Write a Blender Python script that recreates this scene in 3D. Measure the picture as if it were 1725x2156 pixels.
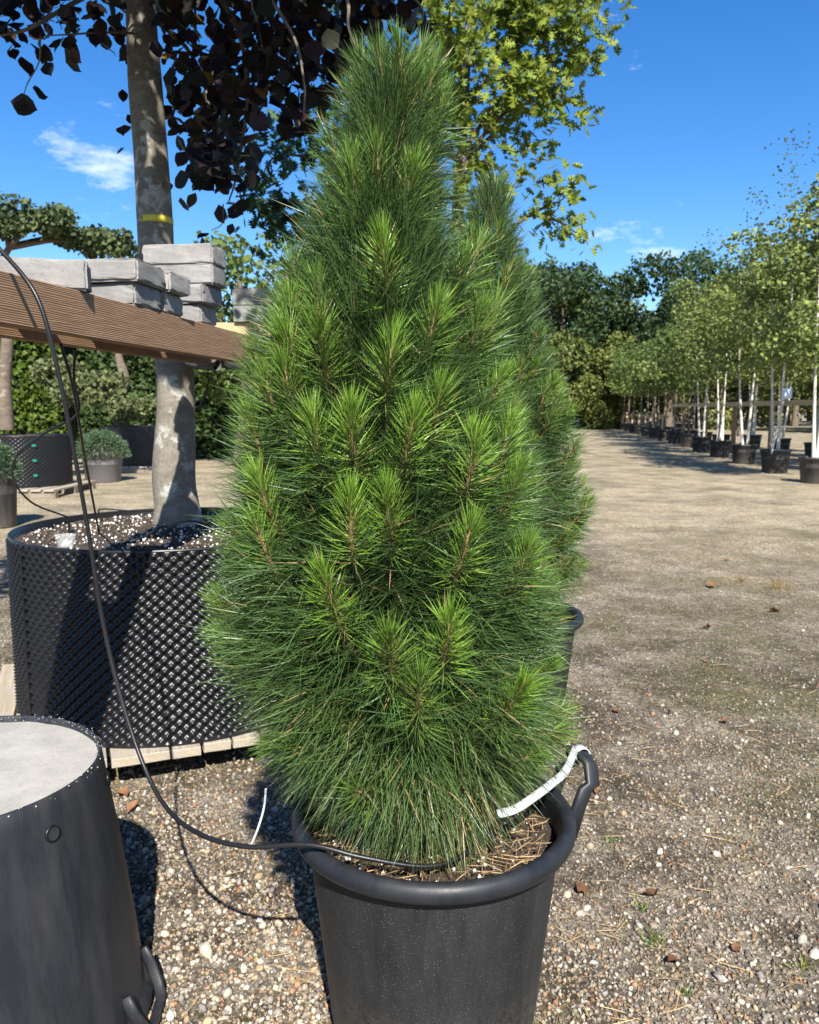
import bpy, bmesh, math, random
import numpy as np
from mathutils import Vector, Matrix
R = math.radians
rng = np.random.default_rng(7)
random.seed(7)
for o in list(bpy.data.objects): bpy.data.objects.remove(o)
S = bpy.context.scene
COL = S.collection
# ------------------------------------------------------------------ camera
CAM_H, PITCH, FPX = 1.45, R(7.2), 1711.0
cam_d = bpy.data.cameras.new('camera'); cam = bpy.data.objects.new('camera', cam_d); COL.objects.link(cam)
cam.location = (0, 0, CAM_H); cam.rotation_euler = (R(90) - PITCH, 0, 0)
cam_d.sensor_fit = 'HORIZONTAL'; cam_d.sensor_width = 36; cam_d.lens = 36 * FPX / 1725
cam_d.clip_start = 0.05; cam_d.clip_end = 2000
cam_d.dof.use_dof = True; cam_d.dof.focus_distance = 1.5; cam_d.dof.aperture_fstop = 13
S.camera = cam
# ------------------------------------------------------------------ sky and sun
SUN = Vector((-0.165, 1.08, -1.0)).normalized()          # the way the sunlight travels
elev = math.asin(-SUN.z)
W = bpy.data.worlds.new('World'); S.world = W; W.use_nodes = True
nt = W.node_tree; nt.nodes.clear()
wo = nt.nodes.new('ShaderNodeOutputWorld'); bg = nt.nodes.new('ShaderNodeBackground')
sky = nt.nodes.new('ShaderNodeTexSky'); sky.sky_type = 'NISHITA'; sky.sun_disc = False
sky.sun_elevation = elev; sky.sun_rotation = math.atan2(-SUN.x, -SUN.y)
sky.air_density = 1.0; sky.dust_density = 0.3; sky.ozone_density = 4.0
bg.inputs['Strength'].default_value = 0.088
tc = nt.nodes.new('ShaderNodeTexCoord'); mp = nt.nodes.new('ShaderNodeMapping')
mp.inputs['Scale'].default_value = (5, 5, 13); mp.inputs['Location'].default_value = (9.1, 4.4, 3.6); mp.inputs['Rotation'].default_value = (0, 0, R(-23))
nz = nt.nodes.new('ShaderNodeTexNoise'); nz.inputs['Scale'].default_value = 1.0; nz.inputs['Detail'].default_value = 9; nz.inputs['Roughness'].default_value = .62
cr = nt.nodes.new('ShaderNodeValToRGB'); cr.color_ramp.elements[0].position = .60; cr.color_ramp.elements[1].position = .78
mx = nt.nodes.new('ShaderNodeMix'); mx.data_type = 'RGBA'
mx.inputs['B'].default_value = (7.5, 8.0, 8.6, 1)
nt.links.new(tc.outputs['Generated'], mp.inputs['Vector']); nt.links.new(mp.outputs['Vector'], nz.inputs['Vector'])
nt.links.new(nz.outputs['Fac'], cr.inputs['Fac']); nt.links.new(cr.outputs['Color'], mx.inputs['Factor'])
gm = nt.nodes.new('ShaderNodeHueSaturation'); gm.inputs['Saturation'].default_value = 1.32; gm.inputs['Hue'].default_value = .507
nt.links.new(sky.outputs['Color'], gm.inputs['Color']); nt.links.new(gm.outputs['Color'], mx.inputs['A'])
nt.links.new(mx.outputs['Result'], bg.inputs['Color']); nt.links.new(bg.outputs['Background'], wo.inputs['Surface'])
sd = bpy.data.lights.new('sun', 'SUN'); sd.energy = 5.0; sd.angle = R(.53); sd.color = (1, .955, .88)
so = bpy.data.objects.new('sun', sd); COL.objects.link(so); so.rotation_euler = SUN.to_track_quat('-Z', 'Y').to_euler(); so.location = (2, -6, 9)
S.view_settings.view_transform = 'Standard'; S.view_settings.look = 'None'
S.view_settings.exposure = 1.10; S.view_settings.gamma = 1.0; S.view_settings.use_curve_mapping = False
S.render.engine = 'CYCLES'
S.cycles.max_bounces = 6; S.cycles.transparent_max_bounces = 8; S.cycles.diffuse_bounces = 3; S.cycles.glossy_bounces = 3; S.cycles.transmission_bounces = 4

# ------------------------------------------------------------------ pixel helpers (photo shown 1725 px wide)
cp, sp = math.cos(PITCH), math.sin(PITCH)
def ray(u, v):
    a, b = (u - 862.5) / FPX, (1078 - v) / FPX
    return np.array([a, cp + b * sp, -sp + b * cp])
def P(u, v, y): d = ray(u, v); return np.array([0, 0, CAM_H]) + d * (y / d[1])
def G(u, v, z=0.0): d = ray(u, v); return np.array([0, 0, CAM_H]) + d * ((z - CAM_H) / d[2])

# ------------------------------------------------------------------ object helpers
def tag(o, label=None, cat=None, group=None, kind=None):
    if label: o['label'] = label
    if cat: o['category'] = cat
    if group: o['group'] = group
    if kind: o['kind'] = kind
    return o
def empty(name, loc, label=None, cat=None, group=None):
    o = bpy.data.objects.new(name, None); COL.objects.link(o); o.location = Vector([float(c) for c in loc]); o.empty_display_size = .1
    return tag(o, label, cat, group)
def wloc(p):
    v = Vector((0, 0, 0))
    while p is not None: v = v + p.location; p = p.parent
    return v
def mk(name, V, F, mat, parent=None, col=None, smooth=False):
    """one mesh object from world-space numpy verts and constant-size faces"""
    V = np.asarray(V, dtype=np.float64).reshape(-1, 3)
    if parent is not None: V = V - np.array(wloc(parent))
    me = bpy.data.meshes.new(name)
    F = np.asarray(F, dtype=np.int32); m, k = F.shape
    me.vertices.add(len(V)); me.vertices.foreach_set('co', V.astype(np.float32).ravel())
    me.loops.add(m * k); me.loops.foreach_set('vertex_index', F.ravel())
    me.polygons.add(m); me.polygons.foreach_set('loop_start', np.arange(0, m * k, k, dtype=np.int32))
    if smooth: me.polygons.foreach_set('use_smooth', np.ones(m, dtype=bool))
    me.update(calc_edges=True)
    if col is not None:
        a = me.color_attributes.new('Col', 'FLOAT_COLOR', 'POINT')
        c = np.ones((len(V), 4), dtype=np.float32); c[:, :3] = col; a.data.foreach_set('color', c.ravel())
    me.materials.append(mat)
    o = bpy.data.objects.new(name, me); COL.objects.link(o); o.parent = parent
    return o
def from_bm(name, bm, mat, parent=None, smooth=False):
    if parent is not None: bmesh.ops.translate(bm, verts=bm.verts, vec=-wloc(parent))
    me = bpy.data.meshes.new(name); bm.to_mesh(me); bm.free()
    if smooth:
        for p in me.polygons: p.use_smooth = True
    me.materials.append(mat)
    o = bpy.data.objects.new(name, me); COL.objects.link(o); o.parent = parent
    return o
def box_bm(size, mat4, bev=.004, seg=2, jitter=0):
    bm = bmesh.new(); bmesh.ops.create_cube(bm, size=1)
    bmesh.ops.scale(bm, verts=bm.verts, vec=size)
    if jitter:
        for v in bm.verts: v.co += Vector([random.uniform(-jitter, jitter) for _ in range(3)])
    if bev: bmesh.ops.bevel(bm, geom=bm.edges[:], offset=bev, segments=seg, affect='EDGES', profile=.5)
    bmesh.ops.transform(bm, verts=bm.verts, matrix=mat4)
    return bm
def box(name, c, size, mat, parent=None, rz=0, bev=.004, jitter=0, seg=2, rx=0):
    M = Matrix.Translation(Vector([float(x) for x in c])) @ Matrix.Rotation(rz, 4, 'Z') @ Matrix.Rotation(rx, 4, 'X')
    return from_bm(name, box_bm(size, M, bev, seg, jitter), mat, parent)
def smoothpath(pts, n):
    """Catmull-Rom through pts"""
    p = np.array([np.asarray(q, float) for q in pts]); p = np.vstack([2 * p[0] - p[1], p, 2 * p[-1] - p[-2]])
    m = len(p) - 3; t = np.linspace(0, m - 1e-6, n); i = t.astype(int); f = (t - i)[:, None]
    a, b, c, d = p[i], p[i + 1], p[i + 2], p[i + 3]
    return .5 * ((2 * b) + (-a + c) * f + (2 * a - 5 * b + 4 * c - d) * f ** 2 + (-a + 3 * b - 3 * c + d) * f ** 3)
def tube_arr(path, rad, seg=8, cap=True):
    path = np.asarray(path, float); n = len(path); rad = np.broadcast_to(np.asarray(rad, float), (n,))
    T = np.gradient(path, axis=0); T /= np.linalg.norm(T, axis=1)[:, None] + 1e-12
    ref = np.array([0, 0, 1.0]) if abs(T[:, 2]).mean() < .8 else np.array([1.0, 0, 0])
    A = np.cross(T, ref); A /= np.linalg.norm(A, axis=1)[:, None] + 1e-12; B = np.cross(T, A)
    th = np.linspace(0, 2 * np.pi, seg, endpoint=False)
    V = path[:, None, :] + rad[:, None, None] * (np.cos(th)[None, :, None] * A[:, None, :] + np.sin(th)[None, :, None] * B[:, None, :])
    V = V.reshape(-1, 3); i = np.arange(n - 1)[:, None] * seg; j = np.arange(seg)[None, :]; j2 = (j + 1) % seg
    F = np.stack([i + j, i + j2, i + seg + j2, i + seg + j], -1).reshape(-1, 4)
    if cap:
        a = len(V); V = np.vstack([V, path[0], path[-1]]); k = np.arange(seg); k2 = (k + 1) % seg
        F = np.vstack([F, np.stack([k2, k, np.full(seg, a), np.full(seg, a)], -1)[:, [0, 1, 2, 2]],
                       np.stack([(n - 1) * seg + k, (n - 1) * seg + k2, np.full(seg, a + 1), np.full(seg, a + 1)], -1)])
        F = np.vstack([F[:(n - 1) * seg]])
    return V, F
def tube(name, path, rad, mat, parent=None, seg=8, col=None):
    V, F = tube_arr(path, rad, seg, cap=False)
    n = len(path); bmv = [tuple(v) for v in V]
    o = mk(name, V, F, mat, parent, col, True)
    return o
def lathe(name, prof, c, mat, parent=None, seg=64, smooth=True, disp=None):
    prof = np.asarray(prof, float); n = len(prof); th = np.linspace(0, 2 * np.pi, seg, endpoint=False)
    rr = prof[:, 0][:, None] * np.ones(seg)[None]; zz = prof[:, 1][:, None] * np.ones(seg)[None]
    if disp is not None: rr, zz = disp(rr, zz, th[None, :])
    V = np.stack([c[0] + rr * np.cos(th), c[1] + rr * np.sin(th), c[2] + zz], -1).reshape(-1, 3)
    i = np.arange(n - 1)[:, None] * seg; j = np.arange(seg)[None, :]; j2 = (j + 1) % seg
    F = np.stack([i + j, i + j2, i + seg + j2, i + seg + j], -1).reshape(-1, 4)
    return mk(name, V, F, mat, parent, None, smooth)
def inst(TV, TF, pos, Rm, sc):
    """many copies of a small template: pos (n,3) Rm (n,3,3) sc (n,) or (n,3)"""
    n = len(pos); sc = np.asarray(sc, float)
    if sc.ndim == 1: sc = np.repeat(sc[:, None], 3, 1)
    V = np.einsum('nij,nkj->nki', Rm, TV[None] * sc[:, None, :]) + pos[:, None, :]
    F = TF[None] + (np.arange(n) * len(TV))[:, None, None]
    return V.reshape(-1, 3), F.reshape(-1, TF.shape[1])
def norm(a): return a / (np.linalg.norm(a, axis=-1, keepdims=True) + 1e-12)
def randdir(n, r=rng): return norm(r.normal(size=(n, 3)))
def frames(D, N):
    """rotation matrices whose y axis is D and z axis close to N"""
    D = norm(D); X = norm(np.cross(D, N)); Z = np.cross(X, D)
    return np.stack([X, D, Z], -1)
def randrot(n, r=rng): return frames(randdir(n, r), randdir(n, r))
def copytree(o, parent=None):
    c = o.copy(); COL.objects.link(c); c.parent = parent
    for ch in o.children:
        copytree(ch, c)
    return c

# ------------------------------------------------------------------ materials
def newmat(name):
    m = bpy.data.materials.new(name); m.use_nodes = True; t = m.node_tree
    b = t.nodes['Principled BSDF']; return m, t, b
def N(t, kind, **kw):
    n = t.nodes.new(kind)
    for k, v in kw.items():
        if k in n.inputs.keys(): n.inputs[k].default_value = v
        else: setattr(n, k, v)
    return n
def noise(t, scale, detail=6, rough=.6, vec=None):
    n = N(t, 'ShaderNodeTexNoise', Scale=scale, Detail=detail, Roughness=rough)
    if vec is not None: t.links.new(vec, n.inputs['Vector'])
    return n
def ramp(t, fac, stops):
    r = t.nodes.new('ShaderNodeValToRGB'); e = r.color_ramp.elements
    while len(e) < len(stops): e.new(.5)
    for el, (p, c) in zip(e, stops):
        el.position = p; el.color = (*c, 1) if len(c) == 3 else c
    t.links.new(fac, r.inputs['Fac']); return r
def mix(t, fac, a, b, mode='MIX'):
    m = t.nodes.new('ShaderNodeMix'); m.data_type = 'RGBA'; m.blend_type = mode
    for key, v in (('Factor', fac), ('A', a), ('B', b)):
        if hasattr(v, 'is_linked') or hasattr(v, 'links'): t.links.new(v, m.inputs[key])
        else: m.inputs[key].default_value = v if not isinstance(v, tuple) else (*v, 1)
    return m.outputs['Result']
def bump(t, b, h, strength=.3, dist=.01):
    n = t.nodes.new('ShaderNodeBump'); n.inputs['Strength'].default_value = strength; n.inputs['Distance'].default_value = dist
    t.links.new(h, n.inputs['Height']); t.links.new(n.outputs['Normal'], b.inputs['Normal'])
def objco(t): return t.nodes.new('ShaderNodeTexCoord').outputs['Object']
def geoco(t): return t.nodes.new('ShaderNodeNewGeometry').outputs['Position']
def attr_mat(name, rough=.5, trans=0.0, spec=.4, tint=(1, 1, 1), nscale=0, vein=False):
    m, t, b = newmat(name)
    a = t.nodes.new('ShaderNodeAttribute'); a.attribute_name = 'Col'; c = a.outputs['Color']
    if nscale:
        nn = noise(t, nscale, 4, .6, objco(t)); r = ramp(t, nn.outputs['Fac'], [(.3, (.65, .65, .65)), (.7, (1.3, 1.3, 1.3))])
        c = mix(t, 1.0, c, r.outputs['Color'], 'MULTIPLY')
    t.links.new(c, b.inputs['Base Color']); b.inputs['Roughness'].default_value = rough; b.inputs['Specular IOR Level'].default_value = spec
    if trans:
        tr = t.nodes.new('ShaderNodeBsdfTranslucent'); ms = t.nodes.new('ShaderNodeMixShader'); ms.inputs['Fac'].default_value = trans
        t.links.new(c, tr.inputs['Color']); t.links.new(b.outputs['BSDF'], ms.inputs[1]); t.links.new(tr.outputs['BSDF'], ms.inputs[2])
        t.links.new(ms.outputs['Shader'], t.nodes['Material Output'].inputs['Surface'])
    return m
M_needle = attr_mat('pine_needle', .44, .13, .5)
M_leaf = attr_mat('green_leaf', .55, .30, .25)
M_purple = attr_mat('purple_leaf', .55, .18, .25)
M_stone = attr_mat('gravel_stone', .85, 0, .25, nscale=120)
M_dry = attr_mat('dry_needle', .7, .1, .3)
M_stem = attr_mat('shoot_bark', .75, 0, .25, nscale=160)

def plastic(name, base, rough, speck=0.0, dust=0.0):
    m, t, b = newmat(name); oc = geoco(t)
    n1 = noise(t, 6, 6, .65, oc); c = ramp(t, n1.outputs['Fac'], [(.3, tuple(x * .8 for x in base)), (.7, tuple(x * 1.25 for x in base))]).outputs['Color']
    if speck:
        n2 = N(t, 'ShaderNodeTexVoronoi', Scale=210.0); t.links.new(oc, n2.inputs['Vector'])
        n2.inputs['Randomness'].default_value = 1
        th = ramp(t, n2.outputs['Distance'], [(.05, (1, 1, 1)), (.17, (0, 0, 0))]).outputs['Color']
        n3 = noise(t, 30, 3, .6, oc); th3 = ramp(t, n3.outputs['Fac'], [(.30, (.1, .1, .1)), (.65, (.7, .7, .7))]).outputs['Color']
        f = mix(t, 1.0, th, th3, 'MULTIPLY'); c = mix(t, f, c, (.42, .40, .36))
    if dust:
        mpd = t.nodes.new('ShaderNodeMapping'); mpd.inputs['Scale'].default_value = (14, 14, 1.6); t.links.new(oc, mpd.inputs['Vector']); n4 = noise(t, 1.0, 8, .7, mpd.outputs['Vector']); f4 = ramp(t, n4.outputs['Fac'], [(.42, (0, 0, 0)), (.8, (dust, dust, dust))]).outputs['Color']
        c = mix(t, f4, c, (.20, .18, .15))
        r2 = ramp(t, n4.outputs['Fac'], [(.35, (rough,) * 3), (.75, (min(1, rough + .3),) * 3)]).outputs['Color']
        t.links.new(r2, b.inputs['Roughness'])
    else: b.inputs['Roughness'].default_value = rough
    if speck or dust > .15:
        sz_ = t.nodes.new('ShaderNodeSeparateXYZ'); t.links.new(oc, sz_.inputs[0]); mr = t.nodes.new('ShaderNodeMapRange'); mr.inputs['From Min'].default_value = .26; mr.inputs['From Max'].default_value = .0; t.links.new(sz_.outputs['Z'], mr.inputs['Value'])
        n6 = noise(t, 55, 6, .75, oc); f6 = ramp(t, n6.outputs['Fac'], [(.40, (0, 0, 0)), (.68, (.75, .75, .75))]).outputs['Color']; f7 = mix(t, 1.0, f6, mr.outputs['Result'], 'MULTIPLY'); c = mix(t, f7, c, (.17, .14, .11))
        v7 = N(t, 'ShaderNodeTexNoise', Scale=9.0, Detail=9.0, Roughness=.8); t.links.new(oc, v7.inputs['Vector']); f8 = ramp(t, v7.outputs['Fac'], [(.62, (0, 0, 0)), (.70, (.30, .30, .30))]).outputs['Color']; c = mix(t, f8, c, (.10, .095, .09))
    t.links.new(c, b.inputs['Base Color']); b.inputs['Specular IOR Level'].default_value = .38
    bump(t, b, noise(t, 260, 3, .6, oc).outputs['Fac'], .12, .002)
    return m
M_pot = plastic('dark_grey_pot_plastic', (.0115, .0125, .0135), .48, speck=1, dust=.08)
M_rim = plastic('black_rim_plastic', (.012, .0135, .0165), .37, dust=.07)
M_black = plastic('black_glossy_plastic', (.009, .009, .010), .33)
M_potfar = plastic('weathered_black_pot', (.028, .026, .025), .5, dust=.3)
M_hose = plastic('black_hose', (.012, .012, .013), .38)
M_upturn = plastic('smeared_black_plastic', (.013, .0150, .0195), .42, dust=.13)
def simple(name, col, rough=.6, spec=.4):
    m, t, b = newmat(name); oc = geoco(t); n = noise(t, 40, 4, .6, oc)
    t.links.new(ramp(t, n.outputs['Fac'], [(.3, tuple(x * .85 for x in col)), (.7, tuple(min(1, x * 1.1) for x in col))]).outputs['Color'], b.inputs['Base Color'])
    b.inputs['Roughness'].default_value = rough; b.inputs['Specular IOR Level'].default_value = spec; return m
M_white = simple('white_webbing', (.50, .50, .51), .7)
M_tie = simple('translucent_white_tie', (.42, .43, .44), .5)
M_yellow = simple('yellow_tape', (.62, .50, .05), .4)
M_tagblue = simple('pale_blue_label', (.55, .68, .85), .4)
M_greenclip = simple('green_clip', (.01, .16, .10), .4)
M_pad = simple('grey_foam_pad', (.10, .10, .095), .8)
M_rubber = simple('black_rubber', (.02, .02, .02), .7)

def concrete(name, base, rough=.9):
    m, t, b = newmat(name); oc = geoco(t); rnd = t.nodes.new('ShaderNodeObjectInfo').outputs['Random']
    n1 = noise(t, 7, 8, .68, oc); n2 = noise(t, 90, 4, .7, oc)
    c = ramp(t, n1.outputs['Fac'], [(.25, tuple(x * .68 for x in base)), (.55, base), (.8, tuple(min(.8, x * 1.25) for x in base))]).outputs['Color']
    s = ramp(t, n2.outputs['Fac'], [(.28, (.62, .60, .57)), (.42, (1, 1, 1)), (.7, (1.08, 1.08, 1.08))]).outputs['Color']
    c = mix(t, .8, c, s, 'MULTIPLY')
    rr = ramp(t, rnd, [(0, (.86, .86, .88)), (1, (1.08, 1.06, 1.02))]).outputs['Color']; c = mix(t, 1.0, c, rr, 'MULTIPLY')
    t.links.new(c, b.inputs['Base Color']); b.inputs['Roughness'].default_value = rough; b.inputs['Specular IOR Level'].default_value = .2
    n3 = noise(t, 220, 5, .75, oc); bump(t, b, n3.outputs['Fac'], .6, .003); return m
M_block = concrete('grey_concrete_block', (.27, .262, .245))
M_fill = concrete('poured_pale_concrete', (.34, .328, .30))

def wood(name, c1, c2, axis, scale=1.0, rough=.75, grey=0.0, wavy=1.0):
    """grain runs along the given local axis"""
    m, t, b = newmat(name); oc = objco(t)
    mp = t.nodes.new('ShaderNodeMapping'); sc = [16 * scale] * 3; sc['XYZ'.index(axis)] = 0.55 * scale * wavy
    mp.inputs['Scale'].default_value = sc; t.links.new(oc, mp.inputs['Vector'])
    nw = noise(t, 1.6, 3, .5, mp.outputs['Vector'])
    wv = N(t, 'ShaderNodeTexWave', Scale=1.7, Distortion=7.0, Detail=3.0); wv.wave_type = 'BANDS'; wv.bands_direction = 'Z'
    wv.inputs['Detail Scale'].default_value = .7; t.links.new(mp.outputs['Vector'], wv.inputs['Vector'])
    c = ramp(t, wv.outputs['Fac'], [(.1, c1), (.75, c2), (1, tuple(x * .72 for x in c1))]).outputs['Color']
    n2 = noise(t, 3, 5, .6, mp.outputs['Vector']); s = ramp(t, n2.outputs['Fac'], [(.3, (.78, .76, .74)), (.65, (1.1, 1.1, 1.1))]).outputs['Color']
    c = mix(t, 1.0, c, s, 'MULTIPLY')
    if grey:
        n3 = noise(t, 5, 5, .6, oc); f = ramp(t, n3.outputs['Fac'], [(.35, (0, 0, 0)), (.7, (grey,) * 3)]).outputs['Color']; c = mix(t, f, c, (.33, .31, .28))
    t.links.new(c, b.inputs['Base Color']); b.inputs['Roughness'].default_value = rough; b.inputs['Specular IOR Level'].default_value = .25
    bump(t, b, wv.outputs['Fac'], .35, .002); return m
M_beam = wood('brown_weathered_beam', (.27, .158, .088), (.41, .262, .155), 'Y', 2.2, wavy=2.2)
M_pallet = wood('pale_pallet_wood', (.34, .27, .17), (.48, .40, .28), 'Y', 2.0, grey=.8)
M_stringer = wood('dark_pallet_wood', (.16, .12, .08), (.25, .2, .14), 'X', 2.0, grey=.5)
M_rail = wood('fresh_yellow_timber', (.50, .36, .19), (.62, .47, .27), 'Y', 1.0)
M_post = wood('brown_post_timber', (.26, .16, .08), (.36, .23, .12), 'Z', 1.0)

def bark(name, c1, c2, lich, sc=1.0, amount=.45):
    m, t, b = newmat(name); oc = geoco(t)
    mp = t.nodes.new('ShaderNodeMapping'); mp.inputs['Scale'].default_value = (9 * sc, 9 * sc, 22 * sc); t.links.new(oc, mp.inputs['Vector'])
    n1 = noise(t, 1.0, 7, .65, mp.outputs['Vector']); c = ramp(t, n1.outputs['Fac'], [(.3, c1), (.7, c2)]).outputs['Color']
    n2 = noise(t, 9 * sc, 7, .62, oc); f = ramp(t, n2.outputs['Fac'], [(1 - amount, (0, 0, 0)), (1 - amount + .05, (1, 1, 1))]).outputs['Color']
    c = mix(t, f, c, lich)
    n3 = noise(t, 90 * sc, 4, .6, oc); s = ramp(t, n3.outputs['Fac'], [(.3, (.7, .7, .7)), (.7, (1.15, 1.15, 1.15))]).outputs['Color']; c = mix(t, 1.0, c, s, 'MULTIPLY')
    t.links.new(c, b.inputs['Base Color']); b.inputs['Roughness'].default_value = .85; b.inputs['Specular IOR Level'].default_value = .2
    bump(t, b, n1.outputs['Fac'], .5, .006); return m
M_beech = bark('grey_lichen_bark', (.150, .130, .100), (.25, .225, .18), (.36, .355, .31), 1.0, .46)
M_birch = bark('white_birch_bark', (.50, .46, .38), (.70, .66, .58), (.16, .13, .10), .8, .30)
M_bark = bark('rough_grey_bark', (.10, .075, .055), (.2, .16, .12), (.26, .23, .18), .8, .40)

def soilmat(name, c1, c2, perl):
    m, t, b = newmat(name); oc = geoco(t)
    n1 = noise(t, 60, 8, .7, oc); c = ramp(t, n1.outputs['Fac'], [(.3, c1), (.7, c2)]).outputs['Color']
    v = N(t, 'ShaderNodeTexVoronoi', Scale=95.0); t.links.new(oc, v.inputs['Vector']); f = ramp(t, v.outputs['Distance'], [(.0, (perl,) * 3), (.22, (0, 0, 0))]).outputs['Color']
    c = mix(t, f, c, (.6, .58, .54)); t.links.new(c, b.inputs['Base Color']); b.inputs['Roughness'].default_value = .95
    bump(t, b, n1.outputs['Fac'], 1.0, .02); return m
M_soil = soilmat('potting_soil', (.028, .019, .012), (.085, .06, .04), .5)

def groundmat():
    m, t, b = newmat('gravel_ground'); oc = geoco(t)
    big = noise(t, .8, 7, .66, oc); mid = noise(t, 2.0, 9, .74, oc); fine = noise(t, 85, 6, .75, oc)
    base = ramp(t, mid.outputs['Fac'], [(.36, (.050, .040, .029)), (.48, (.115, .096, .073)), (.58, (.215, .187, .148)), (.74, (.34, .30, .24))]).outputs['Color']
    moss = ramp(t, big.outputs['Fac'], [(.47, (0, 0, 0)), (.62, (.75, .75, .75))]).outputs['Color']
    c = mix(t, moss, base, (.095, .088, .036))
    # pale sandy track further down the yard
    sx = t.nodes.new('ShaderNodeSeparateXYZ'); t.links.new(oc, sx.inputs[0])
    mr = N(t, 'ShaderNodeMapRange'); mr.inputs['From Min'].default_value = 4.5; mr.inputs['From Max'].default_value = 11; t.links.new(sx.outputs['Y'], mr.inputs['Value'])
    sand = ramp(t, mid.outputs['Fac'], [(.3, (.29, .24, .15)), (.7, (.48, .41, .29))]).outputs['Color']
    n5 = noise(t, .9, 5, .6, oc); ff = ramp(t, n5.outputs['Fac'], [(.30, (.25, .25, .25)), (.6, (1, 1, 1))]).outputs['Color']
    f2 = mix(t, 1.0, ff, mr.outputs['Result'], 'MULTIPLY'); c = mix(t, f2, c, sand)
    v = N(t, 'ShaderNodeTexVoronoi', Scale=115.0); t.links.new(oc, v.inputs['Vector'])
    cell = t.nodes.new('ShaderNodeSeparateColor'); t.links.new(v.outputs['Color'], cell.inputs[0])
    vr = ramp(t, cell.outputs[0], [(.0, (.42, .40, .38)), (.45, (.80, .79, .78)), (.75, (1.25, 1.22, 1.18)), (1, (2.1, 2.05, 1.95))]).outputs['Color']
    v2 = N(t, 'ShaderNodeTexVoronoi', Scale=38.0); t.links.new(oc, v2.inputs['Vector']); cell2 = t.nodes.new('ShaderNodeSeparateColor'); t.links.new(v2.outputs['Color'], cell2.inputs[0])
    vr2 = ramp(t, cell2.outputs[1], [(.0, (.75, .74, .73)), (.8, (1.05, 1.05, 1.04)), (1, (1.5, 1.48, 1.44))]).outputs['Color']
    c = mix(t, .85, c, vr, 'MULTIPLY'); c = mix(t, .8, c, vr2, 'MULTIPLY')
    fr = ramp(t, fine.outputs['Fac'], [(.3, (.6, .6, .6)), (.7, (1.35, 1.35, 1.35))]).outputs['Color']; c = mix(t, .8, c, fr, 'MULTIPLY')
    t.links.new(c, b.inputs['Base Color']); b.inputs['Roughness'].default_value = .95; b.inputs['Specular IOR Level'].default_value = .15
    bump(t, b, mix(t, .5, fine.outputs['Color'], vr), .9, .012); return m
M_ground = groundmat()

# ------------------------------------------------------------------ ground
def axis_pts(near, lo, hi):
    a = [0.0]; s = near
    while a[-1] < hi: a.append(a[-1] + s); s *= 1.22
    b = [0.0]; s = near
    while b[-1] > lo: b.append(b[-1] - s); s *= 1.22
    return np.array(sorted(set(a + b)))
gx = axis_pts(.5, -400, 400); gy = axis_pts(.5, -60, 700)
X, Y = np.meshgrid(gx, gy, indexing='ij'); V = np.stack([X, Y, np.zeros_like(X)], -1).reshape(-1, 3)
i = np.arange(len(gx) - 1)[:, None] * len(gy); j = np.arange(len(gy) - 1)[None]
F = np.stack([i + j, i + len(gy) + j, i + len(gy) + j + 1, i + j + 1], -1).reshape(-1, 4)
tag(mk('ground', V, F, M_ground), kind='structure', label='gravel yard of small stones, sand and moss', cat='ground')

# ------------------------------------------------------------------ small templates
OCT_V = np.array([[1, 0, 0], [-1, 0, 0], [0, 1, 0], [0, -1, 0], [0, 0, 1], [0, 0, -1]], float)
OCT_F = np.array([[0, 2, 4], [2, 1, 4], [1, 3, 4], [3, 0, 4], [2, 0, 5], [1, 2, 5], [3, 1, 5], [0, 3, 5]])
def ico(sub=1):
    bm = bmesh.new(); bmesh.ops.create_icosphere(bm, subdivisions=sub, radius=1); bm.verts.ensure_lookup_table()
    V = np.array([v.co for v in bm.verts]); F = np.array([[v.index for v in f.verts] for f in bm.faces]); bm.free(); return V, F
ICO_V, ICO_F = ico(1)
def diamond():   # simple folded leaf: y along the blade
    V = np.array([[0, 0, 0], [.5, .45, .10], [0, 1, 0], [-.5, .45, .10]]); F = np.array([[0, 1, 2], [0, 2, 3]]); return V, F
DIA_V, DIA_F = diamond()
def ovate(wav=.0):
    ys = [0, .12, .32, .55, .78, .93]; ws = [.0, .26, .44, .45, .28, .10]
    V = [[0, y, -.02 * math.sin(3 * y)] for y in ys] + [[0, 1.05, -.10]]
    n = len(ys); Rr = []; L = []
    for k, (y, w) in enumerate(zip(ys, ws)):
        if k == 0: continue
        a = .10 * w + .03 * wav * (-1) ** k
        V.append([w + wav * .04 * (-1) ** k, y + .05, a]); Rr.append(len(V) - 1); V.append([-w - wav * .03 * (-1) ** k, y + .05, a - .03 * wav]); L.append(len(V) - 1)
    F = []; mid = list(range(n)) + [n]
    for k in range(n - 1):
        r0 = Rr[k - 1] if k > 0 else None; l0 = L[k - 1] if k > 0 else None
        r1, l1 = Rr[k], L[k]
        if r0 is None: F += [[mid[0], r1, mid[1]], [mid[0], mid[1], l1]]
        else: F += [[mid[k], r0, r1], [mid[k], r1, mid[k + 1]], [mid[k], l1, l0], [mid[k], mid[k + 1], l1]]
    F += [[mid[n - 1], Rr[-1], mid[n]], [mid[n - 1], mid[n], L[-1]]]
    return np.array(V, float), np.array(F)
OVA_V, OVA_F = ovate(.5)
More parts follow.
